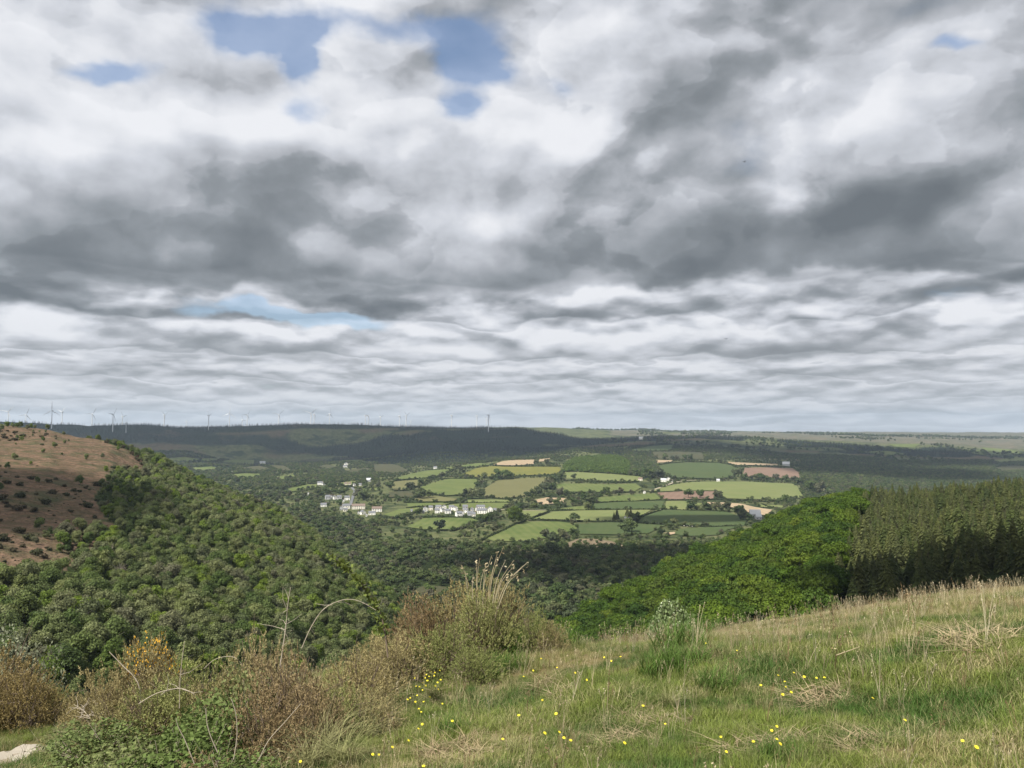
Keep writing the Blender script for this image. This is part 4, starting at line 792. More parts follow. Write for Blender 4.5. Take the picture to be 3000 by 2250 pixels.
# ================================================================== hedgerow and field trees, one by one
TR = [ # px, base py, crown width px, kind (v valley, o fresh oak)
 (1488, 0, 0, ''),
 (2017, 1460, 30, 'v'), (2050, 1461, 28, 'v'), (2102, 1463, 30, 'v'), (2027, 1497, 34, 'v'), (2068, 1498, 28, 'v'), (2098, 1498, 28, 'v'), (2126, 1500, 34, 'v'), (2164, 1512, 36, 'v'), (2180, 1524, 34, 'v'), (2196, 1530, 26, 'v'), (2298, 1478, 32, 'v'),
 (1922, 1493, 18, 'v'), (1945, 1493, 18, 'v'), (1842, 1468, 11, 'v'), (1848, 1492, 9, 'v'), (1683, 1530, 30, 'v'), (1680, 1540, 26, 'v'), (1722, 1494, 24, 'v'), (1730, 1476, 30, 'v'), (1812, 1523, 0, ''),
 (1799, 1525, 14, 'c'), (1808, 1524, 16, 'c'), (1855, 1527, 26, 'v'), (1868, 1528, 26, 'v'), (1848, 1516, 16, 'c'), (1838, 1512, 14, 'c'), (1978, 1540, 28, 'v'), (1965, 1552, 26, 'v'), (1985, 1548, 18, 'v'), (1850, 1560, 44, 'v'), (1830, 1570, 40, 'v'), (1935, 1572, 26, 'v'),
 (1509, 1536, 46, 'o'), (1526, 1530, 32, 'v'), (1548, 1515, 12, 'v'), (1497, 1525, 24, 'v'), (1450, 1520, 30, 'v'), (1440, 1530, 30, 'v'), (1452, 1560, 28, 'v'), (1425, 1535, 32, 'v'), (1405, 1530, 26, 'v'), (1289, 1556, 42, 'd'), (1462, 1505, 18, 'v'),
 (1236, 1462, 34, 'v'), (1256, 1460, 28, 'v'), (1222, 1458, 28, 'v'), (1145, 1436, 30, 'v'), (1200, 1436, 30, 'v'), (1235, 1423, 24, 'v'), (1250, 1418, 18, 'v'), (1295, 1403, 20, 'v'), (1335, 1403, 13, 'v'), (1350, 1403, 11, 'v'), (1365, 1402, 13, 'v'), (1390, 1402, 6, 'v'),
 (1345, 1386, 28, 'v'), (1330, 1380, 18, 'v'), (1420, 1408, 28, 'v'), (1445, 1406, 20, 'v'), (1462, 1406, 32, 'v'), (1485, 1406, 32, 'v'), (1400, 1430, 22, 'v'), (1412, 1420, 18, 'v'), (1365, 1460, 30, 'v'), (1385, 1462, 34, 'v'), (1405, 1462, 28, 'v'), (1350, 1458, 18, 'v'), (1352, 1470, 14, 'v'), (1278, 1448, 6, 'v'),
 (1680, 1405, 19, 'v'), (1573, 1361, 14, 'v'), (1600, 1360, 18, 'v'), (1650, 1388, 16, 'v'), (1640, 1408, 26, 'v'), (1625, 1420, 30, 'v'), (1610, 1432, 32, 'v'), (1595, 1442, 34, 'v'), (1618, 1442, 30, 'v'), (1578, 1452, 26, 'v'), (1560, 1458, 26, 'v'), (1545, 1462, 22, 'v'), (1590, 1456, 16, 'v'),
 (1775, 1450, 26, 'v'), (1820, 1448, 22, 'v'), (1700, 1452, 16, 'v'), (1740, 1450, 16, 'v'), (1800, 1451, 18, 'v'), (1660, 1452, 22, 'v'), (1640, 1454, 26, 'v'), (1850, 1452, 18, 'v'), (1565, 1496, 24, 'v'), (1545, 1494, 22, 'v'), (1525, 1494, 26, 'v'), (1500, 1492, 20, 'v'), (1486, 1490, 16, 'v'), (1588, 1494, 12, 'v'),
 (1615, 1480, 26, 'v'), (1638, 1494, 26, 'v'), (1632, 1484, 26, 'v'), (1680, 1482, 26, 'v'), (1700, 1480, 16, 'v'), (1716, 1470, 34, 'v'), (1655, 1486, 12, 'v'),
 (1922, 1344, 12, 'v'), (1950, 1348, 20, 'v'), (1970, 1348, 14, 'v'), (1985, 1348, 16, 'v'), (2005, 1348, 18, 'v'), (2022, 1348, 18, 'v'), (2068, 1344, 14, 'v'), (2110, 1358, 16, 'v'), (2152, 1396, 26, 'v'), (2165, 1392, 22, 'v'), (2180, 1408, 22, 'v'), (2200, 1408, 18, 'v'), (2230, 1410, 24, 'v'), (2250, 1410, 18, 'v'), (2272, 1410, 24, 'v'), (2300, 1412, 22, 'v'), (2325, 1414, 22, 'v'), (2215, 1408, 20, 'v'), (2345, 1420, 26, 'v'), (2375, 1440, 40, 'v'), (2400, 1450, 40, 'v'),
 (1960, 1406, 22, 'v'), (1930, 1404, 34, 'v'), (1910, 1400, 34, 'v'), (1890, 1398, 30, 'v'), (1975, 1408, 16, 'v'), (1865, 1395, 28, 'v'), (1600, 1590, 40, 'v'), (1625, 1600, 44, 'v'), (1650, 1580, 30, 'v'), (1680, 1575, 30, 'v'), (1640, 1570, 24, 'v'), (1615, 1640, 50, 'v'), (1742, 1608, 16, 'v'), (1765, 1610, 14, 'v'), (1728, 1605, 10, 'v'), (1770, 1620, 30, 'v'), (1700, 1625, 34, 'v'), (1670, 1628, 34, 'v'),
 (1105, 1492, 18, 'v'), (1095, 1494, 14, 'c'), (955, 1450, 26, 'v'), (985, 1452, 24, 'v'), (1005, 1450, 26, 'v'), (1052, 1460, 36, 'v'), (1065, 1466, 34, 'v'), (930, 1452, 22, 'v'), (995, 1480, 20, 'v'), (1358, 1492, 9, 'v'), (1326, 1504, 9, 'v'), (1348, 1486, 8, 'c'), (1220, 1512, 22, 'v'), (1200, 1520, 24, 'v'), (1180, 1528, 24, 'v'), (1230, 1505, 20, 'v')]
M['dark_leaf'] = leaf_mat('dark_evergreen_leaves', [(.020, .030, .012), (.016, .024, .012)], trans=.05)
tree_keep = []
for i, (tx, ty, tw, k_) in enumerate(TR):
    if not k_: continue
    x, y, z = hit(tx, ty, 560.); wm = tw / FPX * y
    kd, base = {'v': ('valley', 10.), 'o': ('oak', 9.2), 'c': ('spruce', 5.6), 'd': ('valley', 10.)}[k_]
    s_ = wm / base; sz = s_ * random.uniform(.9, 1.1) * (.8 if k_ == 'd' else 1)
    where = 'in the left village' if tx < 1120 else 'beside the white village row' if (tx < 1480 and ty > 1480) else 'on the upper fields left of the bright wood' if tx < 1640 and ty < 1470 else 'by the ploughed and stubble fields at the right' if tx > 1990 else 'around the dark hilltop wood' if ty < 1412 and tx > 1850 else 'in the hedgerows of the middle fields' if ty < 1500 else 'on the lower valley pastures'
    look = {'v': ('small ' if wm < 11 else 'large ' if wm > 17 else 'mid-sized ') + 'round dark-green hedgerow tree ', 'o': 'broad fresh-green tree ', 'c': 'narrow dark conifer ', 'd': 'wide domed near-black tree alone in a green field '}[k_]
    if k_ == 'd': where = 'below the village row'
    e = place_tree('field_tree' if k_ != 'c' else 'conifer_tree', kd, i, (x, y, z - .2), random.random() * 6.28, (s_, s_, sz * 1.0), look + where, 'tree', 'trees standing in the fields and hedges')
    if k_ == 'd':
        for ch in e.children:
            if ch.name.startswith('crown'): ch.data = ch.data.copy(); ch.data.materials[0] = M['dark_leaf']
    for ch in ():
        pass
# sheep in the lower right pasture, three white specks
M['wool'] = simple('wool', (.75, .72, .64)); M['face'] = simple('dark_face', (.08, .07, .06))
sheep0 = None
for i, (sx, sy) in enumerate([(2004, 1543.5), (2013, 1545), (2020, 1543), (2028, 1545.5), (1243, 1454)]):
    x, y, z = hit(sx, sy, 560.)
    e = empty('sheep', (x, y, z + .6), random.random() * 6.28, 1.25); setp(e, 'white sheep grazing in the dark pasture by the oak wood' if i < 4 else 'white sheep alone at the hedge of the middle field', 'sheep', 'sheep grazing in the pasture' if i < 4 else None)
    if sheep0 is None:
        rs = np.random.RandomState(1); bv, bf = ico(.42, np.array([0, 0, .75]), 2, rs, .04, (1.4, .8, .8)); hv_, hf_ = ico(.16, np.array([.72, 0, .95]), 1, rs, .03, (1.3, .8, .9))
        sheep0 = [mesh_obj('body', bv, tri_to(bf), M['wool'], e, True).data, mesh_obj('head', hv_, tri_to(hf_), M['face'], e, True).data]
        lv, lf = tube([(0, 0, 0), (0, 0, .5)], .05, .06, 5); sheep0.append(lv); sheep0.append(lf); lm = None
    else:
        for nm, d_ in (('body', sheep0[0]), ('head', sheep0[1])): o = bpy.data.objects.new(nm, d_); COL.objects.link(o); o.parent = e
    for ax in (-.4, .4):
        for ay in (-.17, .17):
            if lm is None: o = mesh_obj('leg', sheep0[2], sheep0[3], M['face'], e); lm = o.data
            else: o = bpy.data.objects.new('leg', lm); COL.objects.link(o); o.parent = e
            o.location = (ax, ay, 0)

# ================================================================== valley woods and scrub filling everything that is not a field
def keepout_mask(px, py_base, Y, hgt_px):
    bad = np.zeros(px.shape, bool)
    for a, b_, c_, d_, yy in keep_out: bad |= (px > a + 1) & (px < b_ - 1) & (py_base > c_ + 1) & (py_base - hgt_px < d_) & (Y < yy + 6) & (Y > yy - 400)
    return bad
def field_mask(px, py, grow=0):
    b_ = np.zeros(px.shape, bool)
    for pl in field_polys:
        cx_, cy_ = np.mean(pl, 0); q_ = [(cx_ + (x - cx_) * (1 - grow), cy_ + (y - cy_) * (1 - grow)) for x, y in pl]; b_ |= in_poly(px, py, q_)
    return b_
ROADS = [(1022, 1044, 1428, 1486), (1460, 1615, 1492, 1499)]
X, Y, rs = grid_pts(-1500, 2200, 480, 3000, 8.2, 31)
sel = (np.abs(X) < .74 * Y + 30) & (X > -.62 * Y - 60); X, Y = X[sel], Y[sel]
Z = H(X, Y); px, py = proj(X, Y, Z)
fm = field_mask(px, py, .02); low_f = fm & (py > 1570) & (fbm(X / 22., Y / 22., 3) > -.02) & (rs.rand(len(X)) < .3); fm &= ~low_f
for a, b_, c_, d_ in ROADS: fm |= (px > a) & (px < b_) & (py > c_) & (py < d_)
nz = fbm(X / 90. + 3, Y / 90., 4); nz2 = fbm(X / 25., Y / 25., 3)
limewood = in_poly(px, py, [(1648, 1384), (1655, 1362), (1690, 1346), (1760, 1338), (1820, 1342), (1850, 1360), (1840, 1394), (1760, 1387)])
darkwood = in_poly(px, py, [(1825, 1392), (1830, 1345), (1870, 1338), (1915, 1355), (1945, 1400), (1900, 1403)])
farm = (px > 1110) & (px < 2400) & (py < 1600)
village = ((px > 935) & (px < 1125) & (py > 1455) & (py < 1515)) | ((px > 1235) & (px < 1465) & (py > 1485) & (py < 1516))
prob = np.where(farm, np.clip(.26 + 1.0 * nz2 + .5 * nz, .05, .75), np.clip(.58 + 1.3 * nz + .4 * nz2, .06, .92))
prob = np.where(village, .5, prob); prob = np.where(limewood | darkwood, .95, prob); prob = np.where((py > 1590), np.clip(.9 + nz, .5, .97), prob); prob = np.where((px > 1830) & (py < 1345), .9, prob)
prob = np.where((px > 2345) & (py > 1345), .93, prob)
s_ = .45 + .6 * rs.rand(len(X)); s_ = np.where(farm & ~limewood & ~darkwood, s_ * .75, s_); s_ = np.where(limewood | darkwood, s_ + .25, s_); s_ = np.where(village, s_ * .6, s_)
infr = (px > -60) & (px < 3100)
occl = spur(CX + FPX * X / Y, Y, LT) > interp2(CX + FPX * X / Y, Y, BPX, BY, BZ) + 2; occl |= spur(CX + FPX * X / Y, Y, RT) > interp2(CX + FPX * X / Y, Y, BPX, BY, BZ) + 2
keep = infr & ~fm & ~occl & (rs.rand(len(X)) < prob) & ~keepout_mask(px, py, Y, 9.5 * s_ / Y * FPX)
def pick(mask, name, kind, label):
    k_ = np.where(keep & mask)[0]; scatter_obj(name, np.stack([X, Y, Z - .3], 1)[k_], s_[k_], PROTO[kind + '_col'], label); return k_
pick(limewood, 'beech_wood', 'lime', 'bright green young wood on the middle hill')
m_rest = keep & ~limewood
score = -(s_ / Y) * (m_rest & (px > 700) & (px < 2200) & (py < 1820)); ii = np.argsort(score)[:250]
for i in ii: place_tree('valley_tree', 'valley', i, (X[i], Y[i], Z[i] - .3), float(rs.rand() * 6.28), float(s_[i]), 'round valley tree ' + where_lr(px[i], py[i], ((1100, 'below the left village'), (1400, 'below the white village row'), (1700, 'behind the tall dry stalks'), (9999, 'beside the oak wood')), ((1600, 'at the field edge'), (1700, 'in the middle of the valley'), (9999, 'at the bottom of the valley'))), 'tree', 'trees on the valley floor')
m_rest[ii] = False
pick(m_rest, 'valley_wood', 'valley', 'mixed woods and scrub on the valley floor and between the fields')
# far plantations: dark conifers, and blobs of scrub on the moor edge
X, Y, rs = grid_pts(-3300, 3600, 2500, 4700, 15, 41)
sel = (np.abs(X) < .70 * Y) & (np.hypot(X, Y) > 2500); X, Y = X[sel], Y[sel]; Z = H(X, Y); zz = zones(X, Y, Z); px, py = proj(X, Y, Z)
keep = (zz['plantation'] > .5) & (zz['bracken'] < .2) & (rs.rand(len(X)) < np.clip(.75 + 1.2 * fbm(X / 350., Y / 350., 4), .05, 1)) & ~keepout_mask(px, py, Y, 14) & ~field_mask(px, py)
scatter_obj('plantation', np.stack([X, Y, Z - .5], 1)[keep], (.7 + .5 * rs.rand(len(X)))[keep], PROTO['conifer_far_col'], 'dark conifer plantations on the far ridges')
X, Y, rs = grid_pts(-4200, 4800, 3000, 7200, 38, 43)
sel = (np.abs(X) < .72 * Y); X, Y = X[sel], Y[sel]; Z = H(X, Y); px, py = proj(X, Y, Z)
keep = (fbm(X / 300. + 9, Y / 700., 4) > .16) & (rs.rand(len(X)) < .8) & ~keepout_mask(px, py, Y, 14) & (px > 1600)
scatter_obj('moor_scrub', np.stack([X, Y, Z - .5], 1)[keep], (1. + .8 * rs.rand(len(X)))[keep], PROTO['valley_col'], 'distant shelter belts on the moor')

# ================================================================== wind turbines on the far ridge
M['turbine'] = simple('turbine_paint', (.62, .63, .64), .5, .4)
def turbine_parts():
    tv, tf = tube([(0, 0, -3), (0, 0, 40), (0, 0, 78.6)], 2.3, 1.3, 10)
    nv, nf = box(-1.7, 1.7, -2.4, 7.5, 78.4, 82.)
    hv_, hf_ = ico(1.9, np.array([0, -3.4, 80.]), 2, np.random.RandomState(0), 0., (1, 1.2, 1))
    # blade along +Z, root chord wide, tapering, twisted
    pr = [(0, 1.0, .9), (3, 1.2, .9), (8, 3.4, .55), (20, 2.4, .35), (32, 1.5, .22), (41, .5, .08)]
    bv, bf = [], []
    for z_, c_, t_ in pr: tw = .5 * math.exp(-z_ / 15); cs, sn = math.cos(tw), math.sin(tw); bv += [(a * cs - b_ * sn, a * sn + b_ * cs - 3.6, z_ + 1.) for a, b_ in ((-c_ * .35, 0), (0, t_ * .5), (c_ * .65, 0), (0, -t_ * .5))]
    for i in range(len(pr) - 1):
        for j in range(4): bf.append((i * 4 + j, i * 4 + (j + 1) % 4, i * 4 + 4 + (j + 1) % 4, i * 4 + 4 + j))
    bf.append((20, 21, 22, 23))
    return tv, tf, nv, nf, hv_, tri_to(hf_), bv, bf
TP = turbine_parts(); tm = [None] * 4
TB = [(25, 1206, .3, 40), (77, 1215, .9, 20), (153, 1203, .1, 0), (183, 1207, -.5, 50), (271, 1213, 1.1, 30), (332, 1214, 1.45, 35), (360, 1220, 1.5, 80), (371, 1238, 1.4, 10), (482, 1216, 1.5, 60), (547, 1234, 1.5, 15), (612, 1217, 1.5, 70),
      (673, 1211, .2, 5), (711, 1230, 1.3, 100), (725, 1216, 1.2, 33), (817, 1215, .8, 45), (911, 1211, .5, 50), (921, 1214, 1.5, 20), (966, 1213, 1.2, 8), (1071, 1217, 1.5, 90), (1079, 1219, 1.4, 40), (1115, 1221, 1.3, 75), (1171, 1219, 1.4, 20), (1190, 1217, 1.2, 66), (1204, 1234, 1.3, 12), (1323, 1217, 1.5, 5), (1397, 1219, 1.3, 50), (1426, 1226, .8, 55), (1431, 1216, 1.3, 28)]
for i, (tx, hy, yaw, ph) in enumerate(TB):
    best = None
    for Yc in (np.linspace(3640, 3700, 5) if tx in (153, 332, 612, 1431, 371) else np.linspace(3900, 6800, 90)):
        Xc = (tx - CX) / FPX * Yc * 1.0; zc_ = Hs(Xc, Yc); _, ppy = proj(Xc, Yc, zc_ + 80.)
        if best is None or abs(ppy - hy) < best[0]: best = (abs(ppy - hy), Xc, Yc, zc_)
    _, Xc, Yc, zc_ = best
    s_ = 1.0
    want = Yc * float(slope_of(hy)) - zc_; s_ = min(1.25, max(.55, want / 80.))
    e = empty('wind_turbine', (Xc, Yc, zc_), yaw, s_)
    lab = 'wind turbine on the far ridge, %s' % ('tall one above the bracken slope crest' if tx == 153 else 'largest with spread blades left of centre' if tx == 673 else 'dark one with raised blades over the plantation' if tx == 911 else 'standing edge-on, thin and pale' if yaw > 1.15 else 'pale and distant, blades half turned')
    if tx not in (153, 673, 911):
        near_lab = 'over the bracken hill' if tx < 300 else 'over the wooded left hill' if tx < 900 else 'over the left village' if tx < 1140 else 'over the white village row'
        lab = 'pale wind turbine %s on the skyline %s' % ('standing edge-on' if yaw > 1.15 else 'with blades half turned', near_lab)
    setp(e, lab, 'wind turbine', 'wind turbines along the far ridge')
    for k_, (nm, a, b_) in enumerate((('tower', 0, 1), ('nacelle', 2, 3), ('hub', 4, 5))):
        if tm[k_] is None: tm[k_] = mesh_obj(nm, TP[a], TP[b_], M['turbine'], e, nm != 'nacelle').data
        else: o = bpy.data.objects.new(nm, tm[k_]); COL.objects.link(o); o.parent = e
    for j in range(3):
        if tm[3] is None: o = mesh_obj('blade', TP[6], TP[7], M['turbine'], e); tm[3] = o.data
        else: o = bpy.data.objects.new('blade', tm[3]); COL.objects.link(o); o.parent = e
        an = R(ph + 120 * j); o.rotation_euler = (0, an, 0); o.location = (0, 0, 80.)
# ================================================================== foreground
def wpt(px, py, Y):
    d = ray(px, py); k = Y / d[1]; return np.array([d[0] * k, Y, d[2] * k])
def hit_off(px, py, off, y0=2.5, y1=60.):
    d = ray(px, py); Y = np.geomspace(y0, y1, 900); k = Y / d[1]; g = np.where(d[2] * k <= H(d[0] * k, Y) + off)[0]
    i = g[0] if len(g) else len(Y) // 2
    return d[0] * k[i], Y[i]
# ---- grass
def mat_grass(name, greens, drys, dry_bias, seedy=False):
    m_, nt, out = new_mat(name); p = nt.pos(); rnd = nt.node('ShaderNodeObjectInfo').outputs['Random']; isl = nt.node('ShaderNodeNewGeometry').outputs['Random Per Island']
    n_ = nt.add(nt.noise(p, .55, 5, .6), nt.add(nt.mul(nt.m('MINIMUM', nt.sep(p)[1], 22.), .0065), nt.mul(nt.sep(p)[0], .004)))
    fine = nt.noise(p, 2.6, 3, .6)
    d = nt.add(nt.add(nt.mul(nt.sub(n_, .635), 5.0), nt.mul(nt.sub(fine, .5), 2.2)), nt.add(nt.mul(nt.sub(rnd, .5), .8), nt.add(nt.mul(nt.sub(isl, .5), 1.2), dry_bias)))
    d = nt.m('MINIMUM', nt.m('MAXIMUM', d, 0.), 1.)
    g_ = nt.mix(isl, greens[0], greens[1]); g_ = nt.mix(nt.mapr(nt.noise(p, .9, 4), .44, .58), g_, greens[2]); dr = nt.mix(rnd, drys[0], drys[1])
    c = nt.mix(d, g_, dr); v = nt.mapr(isl, 0, 1, .7, 1.25)
    vv = nt.node('ShaderNodeVectorMath', operation='SCALE'); nt.put(vv.inputs[0], c); nt.put(vv.inputs['Scale'], v)
    finish(nt, out, vv.outputs[0], .6, .2, .35); return m_
GR = ((.135, .185, .030), (.205, .245, .055), (.070, .130, .026)); DR = ((.31, .265, .125), (.42, .36, .19))
M['grass'] = mat_grass('grass_blades', GR, DR, .12); M['dry_grass'] = mat_grass('dry_grass_blades', ((.17, .19, .06), (.22, .22, .09), (.20, .20, .08)), ((.38, .31, .165), (.48, .41, .25)), .5)
M['straw'] = leaf_mat('bleached_straw', [(.42, .36, .23), (.34, .28, .17), (.48, .43, .30)], trans=.2, dark=.7)
M['reddish'] = leaf_mat('brown_stalks', [(.20, .14, .075), (.25, .18, .10), (.16, .115, .06)], trans=.1)
def tuft(rs, n, L, wd, spread, lean=.5, r=.06):
    V_, F_ = [], []; o = 0
    for i in range(n):
        a = rs.rand() * 6.283; b = rs.rand() * 6.283; rr = r * math.sqrt(rs.rand()); x0, y0 = rr * math.cos(b), rr * math.sin(b)
        l_ = L * (.45 + .75 * rs.rand()); le = lean * (.25 + rs.rand()); ca, sa = math.cos(a), math.sin(a); w_ = wd * (.7 + .6 * rs.rand()) / 2
        nseg = 3
        for s_ in range(nseg + 1):
            t = s_ / nseg; out_ = le * l_ * t * t * .9; z = l_ * t * (1 - .28 * le * t * t) - .02; ww = w_ * (1 - t) ** .7 if s_ < nseg else 0
            cx_, cy_ = x0 + ca * out_ + rs.randn() * .003, y0 + sa * out_
            if s_ < nseg: V_ += [(cx_ - sa * ww, cy_ + ca * ww, z), (cx_ + sa * ww, cy_ - ca * ww, z)]
            else: V_ += [(cx_, cy_, z)]
        for s_ in range(nseg - 1): F_.append((o + 2 * s_, o + 2 * s_ + 1, o + 2 * s_ + 3, o + 2 * s_ + 2))
        F_.append((o + 2 * nseg - 2, o + 2 * nseg - 1, o + 2 * nseg)); o += 2 * nseg + 1
    return V_, F_
def seedstalk(rs, n=3, L=.5):
    parts = []
    for i in range(n):
        a = rs.rand() * 6.28; le = .12 + .15 * rs.rand(); l_ = L * (.7 + .5 * rs.rand()); x0, y0 = rs.randn(2) * .03
        pts = [(x0 + math.cos(a) * le * t * t * l_, y0 + math.sin(a) * le * t * t * l_, l_ * t) for t in (0, .35, .7, 1.)]
        parts.append(tube(pts, .0022, .0014, 3)); e_ = np.array(pts[-1]); cen = e_ + np.column_stack([rs.randn(7, 2) * .004, -rs.rand(7) * .07]); parts.append(quads(cen, rs.randn(7, 3), .005 + .004 * rs.rand(7), rs, 2.2))
    v, f = merge(parts); return v, tri_to(f)
def proto_col(name, items):
    c = bpy.data.collections.new('proto_' + name)
    for i, (v, f, m_) in enumerate(items): c.objects.link(mesh_obj('g%02d' % i, v, f, m_, link=False))
    return c
rsg = np.random.RandomState(5)
C_short = proto_col('grass_short', [(*tuft(rsg, 40, .10, .0050, .1, 1.0, .10), M['grass']) for _ in range(6)] + [(*tuft(rsg, 30, .12, .005, .1, 1.1, .09), M['dry_grass']) for _ in range(2)])
C_mid = proto_col('grass_mid', [(*tuft(rsg, 34, .22, .0065, .1, .7, .10), M['grass']) for _ in range(5)] + [(*tuft(rsg, 30, .26, .0055, .1, .75, .08), M['dry_grass']) for _ in range(3)])
C_far = proto_col('grass_far', [(*tuft(rsg, 26, .26, .011, .1, .6, .13), M['grass']) for _ in range(4)] + [(*tuft(rsg, 24, .32, .009, .1, .6, .12), M['dry_grass']) for _ in range(4)])
C_seed = proto_col('grass_seed', [(*seedstalk(rsg, 4, .42), M['straw']) for _ in range(3)] + [(*seedstalk(rsg, 4, .36), M['reddish']) for _ in range(2)])
def grass_pts(y0, y1, dens, seed, extra=1.2):
    rs = np.random.RandomState(seed); n_ = int((y1 - y0) * (y1 * 1.5 + 2 * extra) * dens); Y = y0 + (y1 - y0) * rs.rand(n_); X = (rs.rand(n_) * 2 - 1) * (y1 * .75 + extra)
    k_ = np.abs(X) < .72 * Y + extra; X, Y = X[k_], Y[k_]; pd_ = X - path_x(Y); k_ = (pd_ < -.75 + .2 * vnoise(X * 3, Y * 3)) | (pd_ > 1.0 + .3 * vnoise(X * 3, Y * 3)); k_ |= X > -3.; return X[k_], Y[k_], rs
def gscatter(name, y0, y1, dens, seed, col, s0, s1, label, tilt=.12, cl=0.):
    X, Y, rs = grass_pts(y0, y1, dens, seed); nz = fbm(X * 1.1 + seed, Y * 1.1, 3); k_ = rs.rand(len(X)) < np.clip(1 + cl * (nz * 2 - .1), .05, 1); X, Y, nz = X[k_], Y[k_], nz[k_]
    s_ = (s0 + (s1 - s0) * rs.rand(len(X))) * (1 + .9 * np.clip(fbm(X * .9 + 50, Y * .9, 3), -.35, .8)); scatter_obj(name, np.column_stack([X, Y, H(X, Y)]), s_, col, label, tilt)
gscatter('grass', 1.6, 9., 270, 1, C_short, .7, 1.25, 'short green and straw-coloured grass of the near slope')
gscatter('long_grass', 2.5, 10., 30, 2, C_mid, .35, .85, 'longer green tussock grass of the near slope', cl=1.6)
gscatter('slope_grass', 9., 17., 170, 3, C_mid, .30, .62, 'tussocky grass half way down the near slope')
gscatter('crest_grass', 17., 36., 85, 4, C_far, .22, .45, 'dry pale grass on the crest of the near slope')
gscatter('grass_seed_heads', 3., 12., 5, 5, C_seed, .5, 1.0, 'thin seed heads standing above the grass', cl=1.)
gscatter('crest_seed_heads', 12., 30., 7, 6, C_seed, .5, .9, 'thin seed heads along the crest of the slope', cl=.6)

# ---- path with flat stones
M['path'] = simple('stony_path_dust', (.25, .205, .15), var=.3, vscale=3.); M['stone'] = simple('pale_flat_stone', (.32, .285, .23), var=.25, vscale=2.)
ys = np.arange(5.5, 16, .2); vv, ff = [], []
for i, y_ in enumerate(ys):
    xc = path_x(y_); 
    for j, t in enumerate(np.linspace(-1, 1, 9)):
        x_ = xc + .12 + t * (.88 + .1 * math.sin(y_ * 3)); vv.append((x_, y_, Hs(x_, y_) + .022 - .03 * t * t + .012 * float(vnoise(np.array([x_ * 6]), np.array([y_ * 6]))[0])))
for i in range(len(ys) - 1):
    for j in range(8): ff.append((i * 9 + j, i * 9 + j + 1, i * 9 + 10 + j, i * 9 + 9 + j))
path = setp(mesh_obj('path', vv, ff, M['path'], smooth_=True), 'stony footpath dropping away at the lower left', kind='structure')
sm = []
for k_ in range(6):
    rs = np.random.RandomState(60 + k_); n_ = 8; r_ = .7 + .5 * rs.rand(n_); an = np.arange(n_) * 6.283 / n_
    v = [(r_[j] * math.cos(an[j]), r_[j] * math.sin(an[j]), 0) for j in range(n_)] + [(.86 * r_[j] * math.cos(an[j]), .86 * r_[j] * math.sin(an[j]), .3 + .06 * rs.randn()) for j in range(n_)]
    f = [tuple(range(n_, 2 * n_))] + [(j, (j + 1) % n_, n_ + (j + 1) % n_, n_ + j) for j in range(n_)]; sm.append((v, f, [None]))
for k_ in range(95):
    y_ = 6.6 + 5.5 * random.random(); x_ = path_x(y_) + random.uniform(-.65, .9); v, f, c_ = sm[k_ % 6]
    if c_[0] is None: o = mesh_obj('stone', v, f, M['stone'], path); c_[0] = o.data
    else: o = bpy.data.objects.new('stone', c_[0]); COL.objects.link(o); o.parent = path
    s_ = random.uniform(.05, .15); o.location = (x_, y_, Hs(x_, y_) + .0); o.scale = (s_ * random.uniform(.8, 1.5), s_, s_ * .8); o.rotation_euler = (random.uniform(-.2, .2), random.uniform(-.2, .2), random.random() * 6.28)

# ---- shrubs
M['gorse_brown'] = leaf_mat('browned_gorse_spines', [(.36, .30, .14), (.44, .38, .19), (.31, .27, .12)], trans=.2, nscale=6., dark=.3)
M['gorse_green'] = leaf_mat('green_gorse_spines', [(.26, .29, .10), (.33, .34, .13), (.24, .28, .09)], trans=.25, nscale=6., dark=.3)
M['gorse_dark'] = leaf_mat('dead_gorse_spines', [(.30, .22, .115), (.36, .28, .15)], trans=.15, nscale=6., dark=.3)
M['gorse_gold'] = leaf_mat('golden_brown_gorse_spines', [(.30, .235, .10), (.36, .28, .13)], trans=.2, nscale=6., dark=.3)
M['bramble'] = leaf_mat('bramble_leaves', [(.105, .150, .040), (.13, .17, .055), (.17, .18, .075)], trans=.3, nscale=2.5)
M['willow'] = leaf_mat('silvery_willow_leaves', [(.20, .22, .14), (.24, .25, .17)], trans=.3, nscale=2.5)
M['haw_leaf'] = leaf_mat('hawthorn_leaves', [(.13, .19, .07), (.16, .21, .09)], trans=.3, nscale=2.5)
M['haw_flower'] = simple('white_blossom', (.50, .54, .38), var=.1); M['gorse_flower'] = simple('orange_yellow_gorse_flowers', (.62, .34, .03), var=.25, vscale=8)
M['twig'] = simple('grey_brown_twigs', (.17, .13, .095), var=.35, vscale=6); M['dead_twig'] = simple('bleached_dead_wood', (.36, .31, .24), var=.25, vscale=6)
def dome_pts(rs, n, lump=.22, low=.05):
    d = rs.randn(n, 3); d[:, 2] = np.abs(d[:, 2]) + low; d /= np.linalg.norm(d, axis=1, keepdims=True)
    r = 1 + lump * 2.2 * (fbm(d[:, 0] * 2.3 + d[:, 2] * 1.7 + 13, d[:, 1] * 2.3 - d[:, 2] * 1.1, 3)); return d, r
